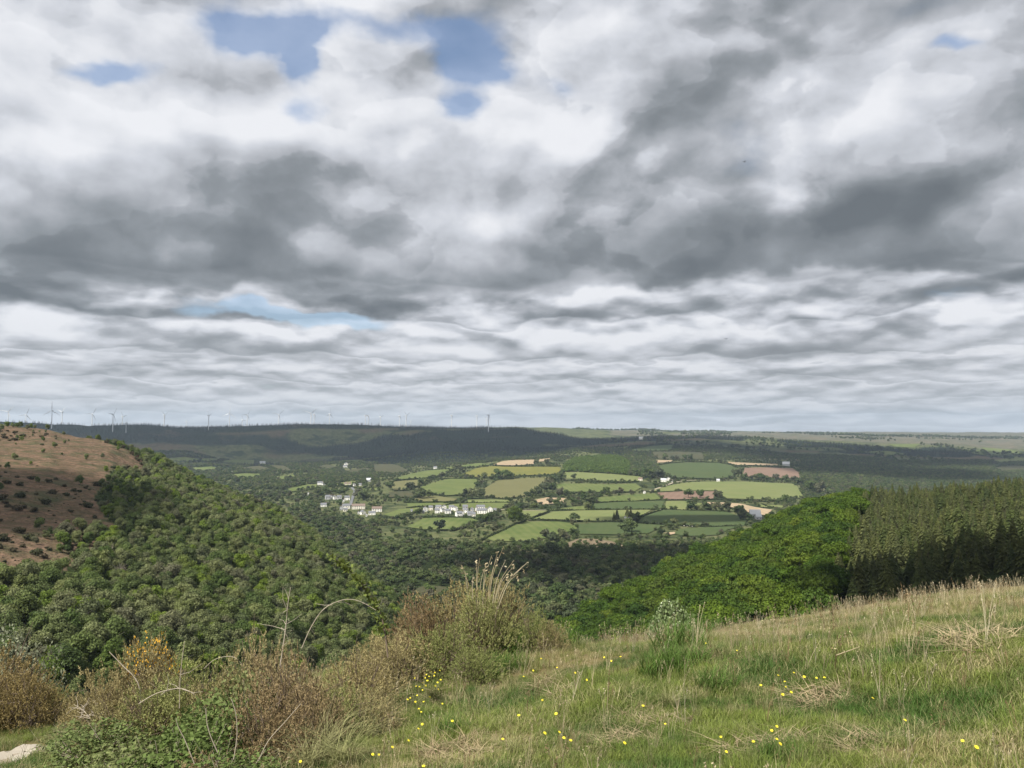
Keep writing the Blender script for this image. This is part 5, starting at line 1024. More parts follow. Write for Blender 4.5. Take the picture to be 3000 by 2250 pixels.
def shoots(rs, n, nsp, sl, sp, wsp, depth=.45, up=.45, lump=.3):
    """spiny or leafy shoots pointing outwards from a lumpy dome of radius 1, height 1"""
    d, r = dome_pts(rs, n, lump); q_ = d * (r * (1 - depth * rs.rand(n) ** 1.6))[:, None] * .86
    dr = d + rs.randn(n, 3) * .35; dr[:, 2] += up; dr /= np.linalg.norm(dr, axis=1, keepdims=True); L = sl * (.5 + rs.rand(n))[:, None]
    t = rs.rand(n, nsp); base = q_[:, None] + dr[:, None] * L[:, None] * t[..., None]; sd_ = rs.randn(n, nsp, 3) + dr[:, None] * .9; sd_ /= np.linalg.norm(sd_, axis=2, keepdims=True)
    ln = sp * (.6 + .7 * rs.rand(n, nsp, 1)) * (1.15 - .5 * t[..., None]); sdw = np.cross(sd_, rs.randn(n, nsp, 3)); sdw /= np.linalg.norm(sdw, axis=2, keepdims=True) + 1e-9
    a = base - sdw * wsp / 2; b_ = base + sdw * wsp / 2; c_ = base + sd_ * ln; v = np.stack([a, b_, c_], 2).reshape(-1, 3); f = np.arange(len(v)).reshape(-1, 3)
    # the shoot axis itself
    sa = np.cross(dr, rs.randn(n, 3)); sa /= np.linalg.norm(sa, axis=1, keepdims=True) + 1e-9; w2 = .004
    v2 = np.stack([q_ - sa * w2, q_ + sa * w2, q_ + dr * L], 1).reshape(-1, 3); f2 = np.arange(len(v2)).reshape(-1, 3) + len(v)
    return np.concatenate([v, v2]), np.concatenate([f, f2])
def leaves(rs, n, size, lump=.25, depth=.5):
    d, r = dome_pts(rs, n, lump); q_ = d * (r * (1 - depth * rs.rand(n) ** 1.5))[:, None] * .95
    return quads(q_, d * .6 + rs.randn(n, 3) * .7 + [0, 0, .5], size * (.6 + .8 * rs.rand(n)), rs, 1.3)
def branches(rs, n, r0=.012):
    parts = []
    for i in range(n):
        d, r = dome_pts(rs, 1, .2, .25); e_ = d[0] * r[0] * (.75 + .25 * rs.rand()); m_ = e_ * .5 + rs.randn(3) * .06; b_ = rs.randn(3) * .08; b_[2] = -.08
        parts.append(tube([b_, m_, e_], r0, r0 * .3, 4))
        for k_ in range(3):
            e2 = m_ + (e_ - m_) * rs.rand() + rs.randn(3) * .2; parts.append(tube([m_ + (e_ - m_) * .2 * k_, e2], r0 * .5, r0 * .2, 3))
    return merge(parts)
SP = {}
def shrub_proto(kind, n, fn):
    SP[kind] = [fn(np.random.RandomState(sum(map(ord, kind)) + 7 * i)) for i in range(n)]
def gorse_fn(mat, twig, fl=None, nsh=1500, nsp=15):
    def fn(rs):
        v, f = shoots(rs, nsh, nsp, .085, .036, .014, .5, .15, .42); out_ = [('spines', mesh_obj('spines', v, f, mat, link=False))]
        v, f = branches(rs, 34); out_.append(('branches', mesh_obj('branches', v, f, twig, link=False)))
        if fl:
            d, r = dome_pts(rs, 900, .3, .5); k_ = (d[:, 2] > .72) & (rs.rand(len(d)) < .75); q_ = (d * r[:, None] * (.84 + .06 * rs.rand(len(d), 1)))[k_]; v, f = quads(q_, rs.randn(len(q_), 3) + [0, 0, .6], .024, rs); out_.append(('blossom', mesh_obj('blossom', v, f, fl, link=False)))
        return out_
    return fn
shrub_proto('gb', 3, gorse_fn(M['gorse_brown'], M['twig'])); shrub_proto('gg', 2, gorse_fn(M['gorse_green'], M['twig'])); shrub_proto('gd', 2, gorse_fn(M['gorse_dark'], M['twig'], nsh=1500)); shrub_proto('go', 2, gorse_fn(M['gorse_gold'], M['twig'])); shrub_proto('gf', 1, gorse_fn(M['gorse_brown'], M['twig'], M['gorse_flower']))
def leafy_fn(mat, twig, n, size, fl=None, nfl=0, canes=True):
    def fn(rs):
        v, f = leaves(rs, n, size); out_ = [('leaves', mesh_obj('leaves', v, f, mat, link=False))]
        v, f = branches(rs, 30, .008); out_.append(('branches', mesh_obj('branches', v, f, twig, link=False)))
        if fl: v, f = leaves(rs, nfl, .03, .25, .2); out_.append(('blossom', mesh_obj('blossom', v, f, fl, link=False)))
        return out_
    return fn
shrub_proto('br', 3, leafy_fn(M['bramble'], M['dead_twig'], 3400, .038)); shrub_proto('wi', 1, leafy_fn(M['willow'], M['twig'], 5200, .026)); shrub_proto('ha', 1, leafy_fn(M['haw_leaf'], M['twig'], 3000, .055, M['haw_flower'], 250))
SH = [ # kind, px, Y, width, depth, height, name, label
 ('gb', 1180, 10.6, .62, .6, .72, 'gorse_bush', 'brown gorse bush at the left end of the clump on the hump'), ('gd', 1235, 12.0, .6, .6, .98, 'gorse_bush', 'dark brown gorse bush standing highest left on the hump'),
 ('gg', 1300, 10.7, .66, .6, .76, 'gorse_bush', 'yellow-green gorse bush in front of the clump on the hump'), ('gb', 1350, 12.2, .7, .7, 1.12, 'gorse_bush', 'brown gorse bush under the tall dry stalks'),
 ('gg', 1420, 11.6, .62, .6, 1.02, 'gorse_bush', 'green-brown gorse bush beneath the leaning grass stalks'), ('gb', 1470, 12.6, .55, .6, 1.12, 'gorse_bush', 'narrow brown gorse bush at the right of the hump clump'), ('gg', 1395, 10.2, .45, .45, .48, 'gorse_bush', 'low green gorse bush at the foot of the hump clump'),
 ('gg', 1572, 12.0, .42, .45, .68, 'gorse_bush', 'small spiky green gorse bush alone at the brow'), ('gb', 1612, 11.8, .28, .3, .50, 'gorse_bush', 'smallest straw-brown gorse bush at the right of the brow'), ('gb', 1120, 11.4, .5, .5, .52, 'gorse_bush', 'low brown gorse bush left of the hump'),
 ('gb', 1060, 9.0, .62, .6, .72, 'gorse_bush', 'brown gorse bush right of the dark dead gorse'), ('gg', 1010, 7.9, .48, .5, .58, 'gorse_bush', 'green-brown gorse bush in front of the leafy briar'), ('gb', 1100, 8.0, .40, .42, .48, 'gorse_bush', 'low brown gorse bush beside the yellow flowers'),
 ('gd', 860, 7.8, .62, .6, .98, 'gorse_bush', 'large dark dead gorse bush left of centre'), ('gd', 800, 7.1, .5, .5, .68, 'gorse_bush', 'dead brown gorse bush leaning over long grass'), ('gd', 930, 7.4, .4, .4, .62, 'gorse_bush', 'dead gorse bush with bare lower stems'), ('gb', 770, 8.8, .6, .6, 1.06, 'gorse_bush', 'brown gorse bush beneath the bare dead branch'),
 ('gb', 690, 8.2, .6, .55, .86, 'gorse_bush', 'brown gorse bush among green brambles'), ('br', 640, 7.2, .62, .6, .66, 'bramble_bush', 'green bramble bush in the middle of the thicket'), ('gg', 600, 8.7, .6, .6, .90, 'gorse_bush', 'yellowish green gorse bush right of the orange blossom'),
 ('gf', 470, 10.0, .58, .6, 1.12, 'gorse_bush', 'gorse bush topped with orange-yellow blossom'), ('gb', 385, 10.0, .62, .6, .96, 'gorse_bush', 'brown gorse bush left of the orange blossom'), ('gb', 310, 9.6, .55, .5, .66, 'gorse_bush', 'low brown gorse bush at the left end of the thicket'),
 ('gg', 500, 8.2, .66, .6, .74, 'gorse_bush', 'green-brown gorse bush with pale bent canes'), ('br', 560, 6.6, .60, .6, .56, 'bramble_bush', 'dark green bramble bush low in the thicket'), ('gb', 400, 8.2, .6, .55, .58, 'gorse_bush', 'brown gorse bush behind the low brambles'),
 ('br', 330, 7.7, .62, .6, .44, 'bramble_bush', 'bramble bush spreading beside the path'), ('br', 430, 6.6, .62, .55, .44, 'bramble_bush', 'bramble bush at the bottom edge near the path'), ('br', 700, 6.1, .55, .5, .36, 'bramble_bush', 'low bramble bush at the bottom among dry canes'), ('gd', 620, 6.2, .42, .4, .34, 'gorse_bush', 'low dead gorse clump at the bottom edge'),
 ('br', 740, 7.9, .5, .5, .8, 'bramble_bush', 'bramble bush left of the dark dead gorse'), ('go', 30, 12.6, 1.1, 1., 1.35, 'gorse_bush', 'golden-brown gorse bush beyond the path at the left edge'), ('go', 110, 11.8, .7, .7, .9, 'gorse_bush', 'golden-brown gorse bush beside the path at the left'), ('go', -90, 11.5, .9, .9, 1.2, 'gorse_bush', 'golden-brown gorse bush cut by the left edge'),
 ('gg', 170, 12.6, .5, .5, .6, 'gorse_bush', 'small green gorse bush where the path disappears'), ('wi', 40, 15.0, 1.25, 1., 2.0, 'willow_bush', 'silvery grey-green willow bush at the left edge'), ('ha', 1962, 29., .90, .9, 1.50, 'hawthorn_bush', 'round hawthorn bush in pale blossom behind the brow'),
 ('br', 250, 8.6, .4, .4, .35, 'bramble_bush', 'small bramble patch overhanging the path edge')]
for i, (k_, px_, Y_, w_, d_, h_, nm, lab) in enumerate(SH):
    x_ = (px_ - CX) / FPX * Y_; z_ = Hs(x_, Y_); e = empty(nm, (x_, Y_, z_ - .03), random.random() * 6.28, (w_, d_, h_))
    setp(e, lab, 'bush', {'gorse_bush': 'gorse bushes of the foreground thicket', 'bramble_bush': 'brambles in the foreground thicket'}.get(nm))
    for pn, src in SP[k_][i % len(SP[k_])]:
        o = src.copy(); o.name = pn; COL.objects.link(o); o.parent = e
# ---- bare canes, dead branches, stalks
def strand(name, pts, r0, r1, mat, parent=None, k=5):
    P_ = [Vector(p_) for p_ in pts]; Q = []
    for i in range(len(P_) - 1):
        p0, p1, p2, p3 = P_[max(i - 1, 0)], P_[i], P_[i + 1], P_[min(i + 2, len(P_) - 1)]
        for t in (0, .25, .5, .75): Q.append(.5 * ((2 * p1) + (p2 - p0) * t + (2 * p0 - 5 * p1 + 4 * p2 - p3) * t * t + (3 * p1 - p0 - 3 * p2 + p3) * t ** 3))
    Q.append(P_[-1]); v, f = tube(Q, r0, r1, k); return v, f
def D(x, y, Y): return wpt(x * 1.3563, y * 1.3563, Y)
def cane(name, dpts, Y, r0, r1, mat, label, cat, side=0):
    if isinstance(Y, (int, float)): Y = [Y] * len(dpts)
    pts = [D(a, b, yy) for (a, b), yy in zip(dpts, Y)]; e = empty(name, pts[0]); v, f = strand(name, [p_ - pts[0] for p_ in pts], r0 * .62, r1 * .62, mat); mesh_obj('stem', v, f, mat, e)
    rs = np.random.RandomState(int(dpts[0][0]))
    if side:
        parts = []
        for k_ in range(side):
            t = rs.rand() * .8 + .15; i = int(t * (len(pts) - 1)); u_ = t * (len(pts) - 1) - i; p_ = pts[i] * (1 - u_) + pts[i + 1] * u_ - pts[0]; q_ = p_ + rs.randn(3) * [.09, .05, .07] + [0, 0, .05]
            parts.append(tube([p_, (p_ + q_) / 2 + rs.randn(3) * .01, q_], r1 * .9, r1 * .4, 4))
        v, f = merge(parts); mesh_obj('twigs', v, f, mat, e)
    return setp(e, label, cat)
cane('dead_branch', [(605, 1440), (612, 1395), (618, 1350), (622, 1305), (628, 1268)], 8.0, .012, .004, M['dead_twig'], 'bare bleached dead branch rising from the gorse', 'branch', 14)
cane('bare_cane', [(652, 1400), (672, 1355), (700, 1315), (740, 1296), (775, 1298), (812, 1318)], 7.9, .008, .004, M['dead_twig'], 'long bare bramble cane arching over the thicket', 'cane', 4)
cane('bare_cane', [(305, 1530), (298, 1475), (265, 1438), (236, 1408)], 8.2, .010, .006, M['dead_twig'], 'pale bent stick above the left of the thicket', 'stick')
cane('bare_cane', [(388, 1530), (389, 1470), (394, 1420), (399, 1384)], 8., .008, .004, M['dead_twig'], 'upright pale stick in the thicket', 'stick', 2)
cane('bare_cane', [(300, 1520), (340, 1497), (390, 1487), (420, 1500)], 7., .007, .004, M['dead_twig'], 'pale cane lying across the green gorse', 'cane', 3)
cane('bare_cane', [(440, 1445), (465, 1424), (500, 1418), (520, 1432), (524, 1450)], 8.6, .006, .003, M['dead_twig'], 'thin hooked cane on top of the thicket', 'cane')
cane('dead_branch', [(215, 1600), (200, 1560), (180, 1535), (160, 1522)], 8.8, .010, .004, M['dead_twig'], 'tangled dead branch at the left of the thicket', 'branch', 16)
cane('dead_branch', [(240, 1590), (215, 1550), (190, 1545), (170, 1552)], 8.9, .008, .004, M['dead_twig'], 'second dead branch curling towards the path', 'branch', 12)
cane('bare_cane', [(470, 1625), (455, 1590), (447, 1560), (445, 1530)], 5.6, .006, .004, M['dead_twig'], 'dry upright cane near the bottom edge', 'cane'); cane('bare_cane', [(505, 1640), (512, 1590), (510, 1545), (500, 1510)], 5.9, .006, .004, M['dead_twig'], 'dry thin cane crossing the dead gorse', 'cane')
cane('bare_cane', [(560, 1640), (580, 1600), (615, 1560), (650, 1520)], 6., .006, .003, M['dead_twig'], 'dry cane leaning right below the dead gorse', 'cane'); cane('bare_cane', [(420, 1650), (400, 1600), (385, 1570), (380, 1550)], 5.6, .006, .003, M['dead_twig'], 'dry cane leaning left near the bottom edge', 'cane')
# leafy briar shoot
b_pts = [(838, 1420), (832, 1370), (820, 1320), (790, 1272), (755, 1232), (720, 1204)]
bp = [D(a, b, 8.6) for a, b in b_pts]; e = setp(empty('briar_shoot', bp[0]), 'tall leafy briar shoot leaning left above the gorse', 'briar'); v, f = strand('s', [p_ - bp[0] for p_ in bp], .010, .003, None); mesh_obj('stem', v, f, M['twig'], e)
rs = np.random.RandomState(77); M['briar'] = leaf_mat('briar_leaves', [(.13, .17, .04), (.16, .19, .05)], trans=.35, nscale=3.)
cen = []
for k_ in range(230):
    t = .22 + .78 * rs.rand(); i = min(int(t * 5), 4); u_ = t * 5 - i; cen.append(bp[i] * (1 - u_) + bp[i + 1] * u_ - bp[0] + rs.randn(3) * .038 * (1.3 - t * .7))
v, f = quads(np.array(cen), rs.randn(230, 3) + [0, 0, .6], .022 + .02 * rs.rand(230), rs, 1.4); mesh_obj('leaves', v, f, M['briar'], e)
# tall dry stalks on the hump
e = empty('dry_stalks', D(1045, 1310, 12.)); o0 = np.array(e.location); setp(e, 'tuft of tall bleached dry grass stalks above the hump gorse', 'dry stalks')
for bx, by, tx, ty in [(1030, 1300, 998, 1222), (1018, 1300, 1005, 1235), (1032, 1300, 1036, 1205), (1036, 1300, 1046, 1228), (1050, 1300, 1088, 1180), (1060, 1300, 1092, 1150 + 60), (1064, 1300, 1130, 1222), (1058, 1302, 1110, 1210), (1056, 1300, 1075, 1192), (1052, 1300, 1072, 1208), (1040, 1300, 1062, 1200), (1035, 1300, 1030, 1212), (1068, 1298, 1140, 1214), (1062, 1298, 1105, 1228), (1072, 1290, 1095, 1240), (1046, 1300, 1050, 1215), (1024, 1300, 1022, 1240), (1066, 1300, 1118, 1240)]:
    m_ = ((bx * .55 + tx * .45) - 3, by * .55 + ty * .45); pts = [D(bx, by + 40, 11.9), D(*m_, 11.9), D(tx, ty, 11.9)]; v, f = strand('s', [p_ - o0 for p_ in pts], .0085, .0035, None, k=4)
    ends = pts[-1] - o0 + np.column_stack([np.random.randn(5) * .008, np.random.randn(5) * .008, -np.random.rand(5) * .12]); v2, f2 = quads(ends, np.random.randn(5, 3), np.full(5, .022), np.random, 2.); v, f = merge([(v, f), (v2, f2)]); mesh_obj('stalk', v, f, M['straw'], e)
# dock and sorrel stalks along the crest at the right
for i, (x1, y1, x0_, y0_) in enumerate([(2432, 1742, 2440, 1862), (2332, 1790, 2330, 1842), (2638, 1705, 2650, 1770), (2672, 1742, 2675, 1822), (2868, 1716, 2870, 1750)]):
    x_, Y_ = hit_off(x0_, y0_, 0.); a = wpt(x0_, y0_, Y_); b_ = wpt(x1, y1, Y_); a[2] = Hs(a[0], Y_) - .02; e = setp(empty('dock_plant', a), 'thin brown dock stalk standing on the crest, %s' % ('tallest of them' if i == 0 else 'near the hawthorn' if x0_ < 2200 else 'towards the right edge' if x0_ > 2600 else 'in the middle of the crest'), 'dock plant', 'dock stalks along the crest')
    m_ = (a + b_) / 2 + [.02, 0, 0]; v, f = strand('s', [a - a, m_ - a, b_ - a], .007, .003, None, k=4); mesh_obj('stem', v, f, M['reddish'], e)
    rs = np.random.RandomState(i); n_ = 40; t = rs.rand(n_)[:, None] ** .7; c3 = (b_ - a) * t + rs.randn(n_, 3) * .014 * (1.2 - t * .8); v, f = quads(c3, rs.randn(n_, 3), .012 + .016 * rs.rand(n_) * (1.2 - t[:, 0]), rs, 1.6); mesh_obj('leaves', v, f, M['reddish'] if i % 3 else M['bramble'], e)
a = hit_off(2448, 1921, .12); b_ = hit_off(2519, 1897, .16); pa = np.array([a[0], a[1], Hs(*a) + .12]); pb = np.array([b_[0], b_[1], Hs(*b_) + .16]); v, f = tube([pa - pa, (pb - pa)], .007, .004, 5); o = mesh_obj('straw_stem', v, f, M['straw']); o.location = pa; setp(o, 'single long pale straw stem lying on the grass at the right', 'straw')
# dead grass clumps and long pale tussocks
C_dead = [tuft(np.random.RandomState(300 + i), 240, .20, .006, .1, 1.5, .20) for i in range(3)]; C_long = [tuft(np.random.RandomState(400 + i), 170, .50, .006, .1, 1.5, .10) for i in range(3)]; C_green = [tuft(np.random.RandomState(500 + i), 260, .34, .0075, .1, .8, .2) for i in range(2)]
M['dead_thatch'] = leaf_mat('dead_grass_thatch', [(.30, .235, .135), (.37, .30, .18), (.24, .185, .11)], trans=.15, nscale=5.); M['pale_grass'] = leaf_mat('pale_green_long_grass', [(.24, .25, .10), (.30, .29, .14)], trans=.3, nscale=4., dark=.6); M['lush'] = leaf_mat('lush_green_grass', [(.075, .135, .026), (.095, .155, .034)], trans=.3, nscale=4.)
cm = {}
for i, (px_, py_, s_, t_) in enumerate([(2470, 2045, 1.5, 'd'), (2520, 2030, 1.2, 'd'), (2150, 1945, 1.5, 'd'), (2190, 1965, 1.2, 'd'), (2950, 1885, 2.2, 'd'), (2880, 1890, 1.8, 'd'), (2235, 2190, 1.0, 'd'), (2350, 2170, .9, 'd'), (1350, 2200, 1.3, 'd'), (1400, 2215, 1.0, 'd'), (1700, 2030, 1.3, 'd'), (1640, 2000, 1.2, 'd'), (1900, 2100, 1.1, 'd'), (1960, 2120, 1.1, 'd'), (1370, 2010, 1.3, 'd'), (1320, 2030, 1.2, 'd'), (1850, 2170, 1., 'd'), (2580, 2180, 1.0, 'd'),
       (870, 2140, 1.0, 'l'), (950, 2190, 1.0, 'l'), (820, 2200, 1.0, 'l'), (1010, 2230, .9, 'l'), (1060, 2160, .8, 'l'), (900, 2240, .9, 'l'), (1120, 2100, .8, 'l'), (700, 2240, .9, 'l'), (890, 2070, 1., 'l'), (940, 2060, 1., 'l'), (600, 2235, .8, 'l'), (490, 2240, .7, 'l'), (1500, 2200, .55, 'l'), (1960, 2060, .6, 'l'),
       (1480, 1905, 1.5, 'g'), (1510, 1890, 1.5, 'g'), (1560, 1875, 1.3, 'g'), (1500, 1955, 1.2, 'g'), (1450, 1960, 1.1, 'g'), (2060, 1850, 2.2, 'g'), (2030, 1870, 2., 'g'), (1990, 1900, 1.8, 'g'), (2000, 1950, 1.5, 'g'), (1950, 1975, 1.4, 'g'), (1420, 1990, 1., 'g'), (1640, 1860, 1.5, 'g'), (1530, 1840, 1.6, 'g'), (1330, 2140, .8, 'g'), (2290, 2215, .7, 'g'), (2100, 2010, 1.1, 'g')]):
    x_, Y_ = hit_off(px_, py_, .03); src = {'d': C_dead, 'l': C_long, 'g': C_green}[t_]; key = (t_, i % len(src)); mt = {'d': M['dead_thatch'], 'l': M['pale_grass'], 'g': M['lush']}[t_]
    if key not in cm: o = mesh_obj('grass_tussock', *src[key[1]], mt); cm[key] = o.data
    else: o = bpy.data.objects.new('grass_tussock', cm[key]); COL.objects.link(o)
    o.location = (x_, Y_, Hs(x_, Y_) - .01); o.rotation_euler = (0, 0, random.random() * 6.28); o.scale = (s_ * (1.3 if t_ == 'd' else 1.), s_ * (1.3 if t_ == 'd' else 1.), s_ * (.33 if t_ == 'd' else .9 if t_ == 'l' else .75))
    where = 'by the gorse thicket' if px_ < 1180 else 'on the near slope below the brow' if px_ < 1800 else 'on the right-hand slope'
    setp(o, {'d': 'matted tan clump of dead grass ', 'l': 'long pale drooping grass tussock ', 'g': 'lush dark green grass tussock '}[t_] + where, 'grass tussock', 'grass tussocks on the near slope')
# yellow flowers
M['petal'] = simple('yellow_petals', (.80, .68, .05), .6, .2); M['flower_eye'] = simple('orange_flower_centre', (.62, .36, .02)); M['stalk'] = simple('green_flower_stalk', (.09, .13, .03))
FLW = [(1215, 1988), (1288, 1964), (1262, 1971), (1274, 1971), (1249, 1979), (1257, 1983), (1272, 1980), (1246, 1987), (1291, 1993), (1252, 1996), (1238, 2001), (1282, 2001), (1219, 2011), (1229, 2013), (1247, 2010), (1275, 2011), (1284, 2021), (1238, 2023), (1222, 2038), (1259, 2043), (1202, 2046), (1194, 2050), (1217, 2056), (1241, 2057), (1296, 2062), (1227, 2077), (1234, 2086),
 (1325, 2113), (1237, 2123), (1226, 2136), (1197, 2170), (1150, 2190), (1110, 2212), (1092, 2211), (1473, 2166), (1520, 2096), (1589, 2052), (1629, 2091), (1639, 2146), (1652, 2163), (1672, 2169), (1596, 2149), (1719, 1993), (1685, 1973), (1632, 1957), (1534, 1982), (1562, 1965), (1585, 1931), (1791, 1937), (1770, 1926), (1818, 1924),
 (2229, 2008), (2293, 2035), (2326, 1973), (2356, 1984), (2415, 1985), (2392, 1987), (2299, 1998), (2302, 2013), (2318, 2028), (2280, 1980), (2557, 2046), (2261, 2141), (2276, 2130), (2276, 2167), (2207, 2174), (2286, 2180), (2128, 2203), (2861, 2190), (2820, 2171), (1949, 2121), (1884, 2068), (2112, 2159), (2068, 1885), (2159, 1906), (1830, 2177), (2651, 2111), (880, 2233), (1241, 2245)]
pv_, pf_ = [], []
for ring, (n_, r_, z_) in enumerate(((13, 1.0, .0), (10, .66, .14))):
    for j in range(n_):
        a = 6.283 * j / n_ + ring * .2; w_ = .26; o_ = len(pv_); pv_ += [(.12 * math.cos(a), .12 * math.sin(a), z_), (.6 * r_ * math.cos(a - w_), .6 * r_ * math.sin(a - w_), z_ + .06), (r_ * math.cos(a), r_ * math.sin(a), z_ + .14), (.6 * r_ * math.cos(a + w_), .6 * r_ * math.sin(a + w_), z_ + .06)]; pf_.append((o_, o_ + 1, o_ + 2, o_ + 3))
ev, ef = ico(.26, np.array([0, 0, .12]), 1, np.random.RandomState(2), 0., (1, 1, .6)); fm_ = {}
for i, (fx, fy) in enumerate(FLW):
    sh = random.uniform(.13, .22); x_, Y_ = hit_off(fx, fy, sh); zg = Hs(x_, Y_); e = empty('yellow_flower', (x_, Y_, zg))
    lab = 'yellow dandelion-like flower ' + ('in the dense patch right of the gorse' if i < 27 else 'in the loose line below the dense patch' if fx < 1340 else 'scattered on the near slope at the centre' if fx < 1850 else 'around the bare patch on the right slope' if fx < 2600 else 'near the lower right corner')
    setp(e, lab, 'flower', 'yellow flowers in the grass'); r_ = random.uniform(.010, .0155)
    lean = (random.uniform(-.02, .02), random.uniform(-.02, .02))
    if 'p' not in fm_:
        fm_['s'] = mesh_obj('stem', *tube([(0, 0, -.02), (.003, 0, .5), (0, 0, 1)], .0028, .0022, 4), M['stalk'], link=False).data; fm_['p'] = mesh_obj('petals', pv_, pf_, M['petal'], link=False).data; fm_['e'] = mesh_obj('flower_centre', ev, tri_to(ef), M['flower_eye'], link=False).data
    o = bpy.data.objects.new('stem', fm_['s']); COL.objects.link(o); o.parent = e; o.scale = (1, 1, sh)
    hd = bpy.data.objects.new('petals', fm_['p']); COL.objects.link(hd); hd.parent = e; hd.location = (0, 0, sh); hd.scale = (r_,) * 3; hd.rotation_euler = (random.uniform(.2, .7), random.uniform(-.4, .4), random.random() * .6)
    o = bpy.data.objects.new('flower_centre', fm_['e']); COL.objects.link(o); o.parent = hd
# a few leafless pale trees in the left wood
for i, (bx, by, bh) in enumerate([(318, 1655, 7.5), (352, 1700, 5.5), (560, 1640, 6.), (1290, 1700, 7.), (760, 1820, 6.)]):
    x, y, z = hit(bx, by, 100.); rs = np.random.RandomState(900 + i); v, f = trunk_mesh(rs, bh, .16, 11); e = setp(empty('bare_tree', (x, y, z)), 'leafless pale-barked tree ' + ('among the bushes at the foot of the bracken slope', 'smaller, below the bracken slope', 'amid the left wood', 'at the valley mouth', 'low in the left wood')[i], 'tree'); mesh_obj('trunk', v, f, M['dead_twig'], e)
    parts = [tube([(0, 0, bh * .5), np.array([rs.randn() * 1.3, rs.randn() * 1.3, bh * (.6 + .4 * rs.rand())])], .05, .02, 3) for _ in range(26)]; v, f = merge(parts); mesh_obj('branches', v, f, M['dead_twig'], e)
# two birds far off in the air
M['feather'] = simple('dark_feathers', (.03, .03, .035))
for bx, by, lab in ((2181, 474, 'tiny dark bird high against the big cloud at the right'), (2127, 993, 'tiny dark bird low over the right-hand hills')):
    p_ = wpt(bx, by, 160.); e = setp(empty('bird', p_, .8), lab, 'bird', 'birds in the sky'); v, f = ico(.09, np.array([0, 0, 0]), 2, np.random.RandomState(1), 0, (2.2, .8, .8)); mesh_obj('body', v, tri_to(f), M['feather'], e, True)
    for s_ in (-1, 1): mesh_obj('wing', [(.12, 0, .03), (-.10, 0, .03), (-.10, s_ * .3, .12), (-.02, s_ * .55, .06), (.10, s_ * .28, .13), (.0, s_ * .25, .10)], [(0, 5, 4), (0, 1, 2, 5), (5, 2, 3, 4)], M['feather'], e)
# ================================================================== unseen clouds added above the frame to cast shade on chosen ground
cm_, nt, out = new_mat('shade_cloud_vapour')
tcn = nt.node('ShaderNodeTexCoord').outputs['Object']; ox, oy, oz = nt.sep(tcn)[0:3]
rr_ = nt.m('SQRT', nt.add(nt.mul(ox, ox), nt.mul(oy, oy)))
oi_ = nt.node('ShaderNodeObjectInfo').outputs['Random']; nn_ = nt.noise(nt.xyz(ox, oy, nt.mul(oi_, 30.)), 1.6, 5, .58)
al = nt.mapr(nt.add(rr_, nt.mul(nt.sub(nn_, .5), .8)), 1.0, .62, 0., .68, True)
df = nt.node('ShaderNodeBsdfDiffuse'); df.inputs[0].default_value = (.85, .86, .88, 1); trl = nt.node('ShaderNodeBsdfTranslucent'); trl.inputs[0].default_value = (.6, .62, .66, 1)
m1_ = nt.node('ShaderNodeMixShader'); m1_.inputs[0].default_value = .5; nt.l.new(df.outputs[0], m1_.inputs[1]); nt.l.new(trl.outputs[0], m1_.inputs[2])
tp = nt.node('ShaderNodeBsdfTransparent'); m2_ = nt.node('ShaderNodeMixShader'); nt.put(m2_.inputs[0], al); nt.l.new(tp.outputs[0], m2_.inputs[1]); nt.l.new(m1_.outputs[0], m2_.inputs[2]); nt.l.new(m2_.outputs[0], out.inputs[0])
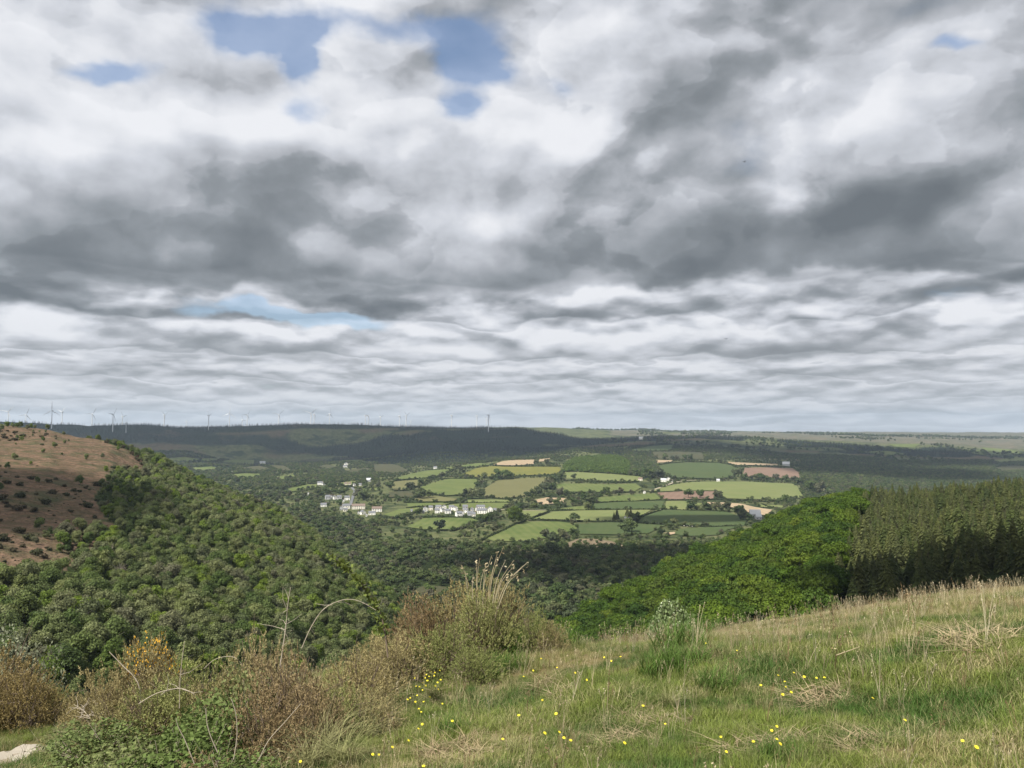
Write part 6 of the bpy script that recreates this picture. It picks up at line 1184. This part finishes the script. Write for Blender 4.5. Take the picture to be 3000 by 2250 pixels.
rs = np.random.RandomState(8); cv_, cf_ = ico(1., np.zeros(3), 5, rs, 0., (1, 1, 1)); bump_ = 1 + .25 * fbm(cv_[:, 0] * 2 + 5, cv_[:, 1] * 2 + cv_[:, 2], 4); cv_ = cv_ * bump_[:, None]; cv_[:, 2] = np.where(cv_[:, 2] < 0, cv_[:, 2] * .25, cv_[:, 2] * (.8 + .8 * np.clip(fbm(cv_[:, 0] * 3, cv_[:, 1] * 3, 3), -.5, 1)))
cme = None
def add_shade_cloud(x, y, z, rx, ry, alt, rz=0., th=.16):
    global cme
    k = (alt - z) / sd.z
    if cme is None: o = mesh_obj('cloud', cv_, tri_to(cf_), cm_, smooth_=True); cme = o.data
    else: o = bpy.data.objects.new('cloud', cme); COL.objects.link(o)
    o.location = (x + sd.x * k, y + sd.y * k, alt); o.scale = (rx, ry, min(rx, ry) * th * 2); o.rotation_euler = (0, 0, rz)
    setp(o, 'unseen cloud added above the frame to shade the ground', kind='structure')
CLOUD_SHADE = [((-100, 1430), 85, 125, 420, .2), ((2960, 1655), 72, 34, 420, -.12), ((2850, 1700), 50, 30, 400, -.12), ((1820, 1655), 200, 125, 640, .1), ((2030, 1522), 170, 50, 800, 0.), ((2560, 1380), 420, 420, 1250, 0.)]
for (cx_, cy_), rx_, ry_, alt_, rz_ in CLOUD_SHADE: x, y, z = hit(cx_, cy_, 100.); add_shade_cloud(x, y, z, rx_, ry_, alt_, rz_)
add_shade_cloud(-1500, 3300, -60, 2300, 900, 2300, .05); add_shade_cloud(500, 3300, -60, 900, 620, 2250, -.2); add_shade_cloud(1700, 3100, -60, 1300, 600, 2200, .1)
# ------------------------------------------------------------------ haze: one closed box of thin air
hm, nt, out = new_mat('haze_air')
pv = nt.node('ShaderNodeVolumePrincipled'); pv.inputs['Color'].default_value = (.66, .82, 1, 1); pv.inputs['Density'].default_value = 5.5e-5; pv.inputs['Anisotropy'].default_value = .2
nt.l.new(pv.outputs[0], out.inputs['Volume'])
hx, z0, z1 = 14000, -420, 330
hv = [(-hx, -hx, z0), (hx, -hx, z0), (hx, hx, z0), (-hx, hx, z0), (-hx, -hx, z1), (hx, -hx, z1), (hx, hx, z1), (-hx, hx, z1)]
haze = mesh_obj('haze', hv, [(3, 2, 1, 0), (4, 5, 6, 7), (0, 1, 5, 4), (1, 2, 6, 5), (2, 3, 7, 6), (3, 0, 4, 7)], hm)
setp(haze, 'thin blue summer haze over the valley', kind='stuff')
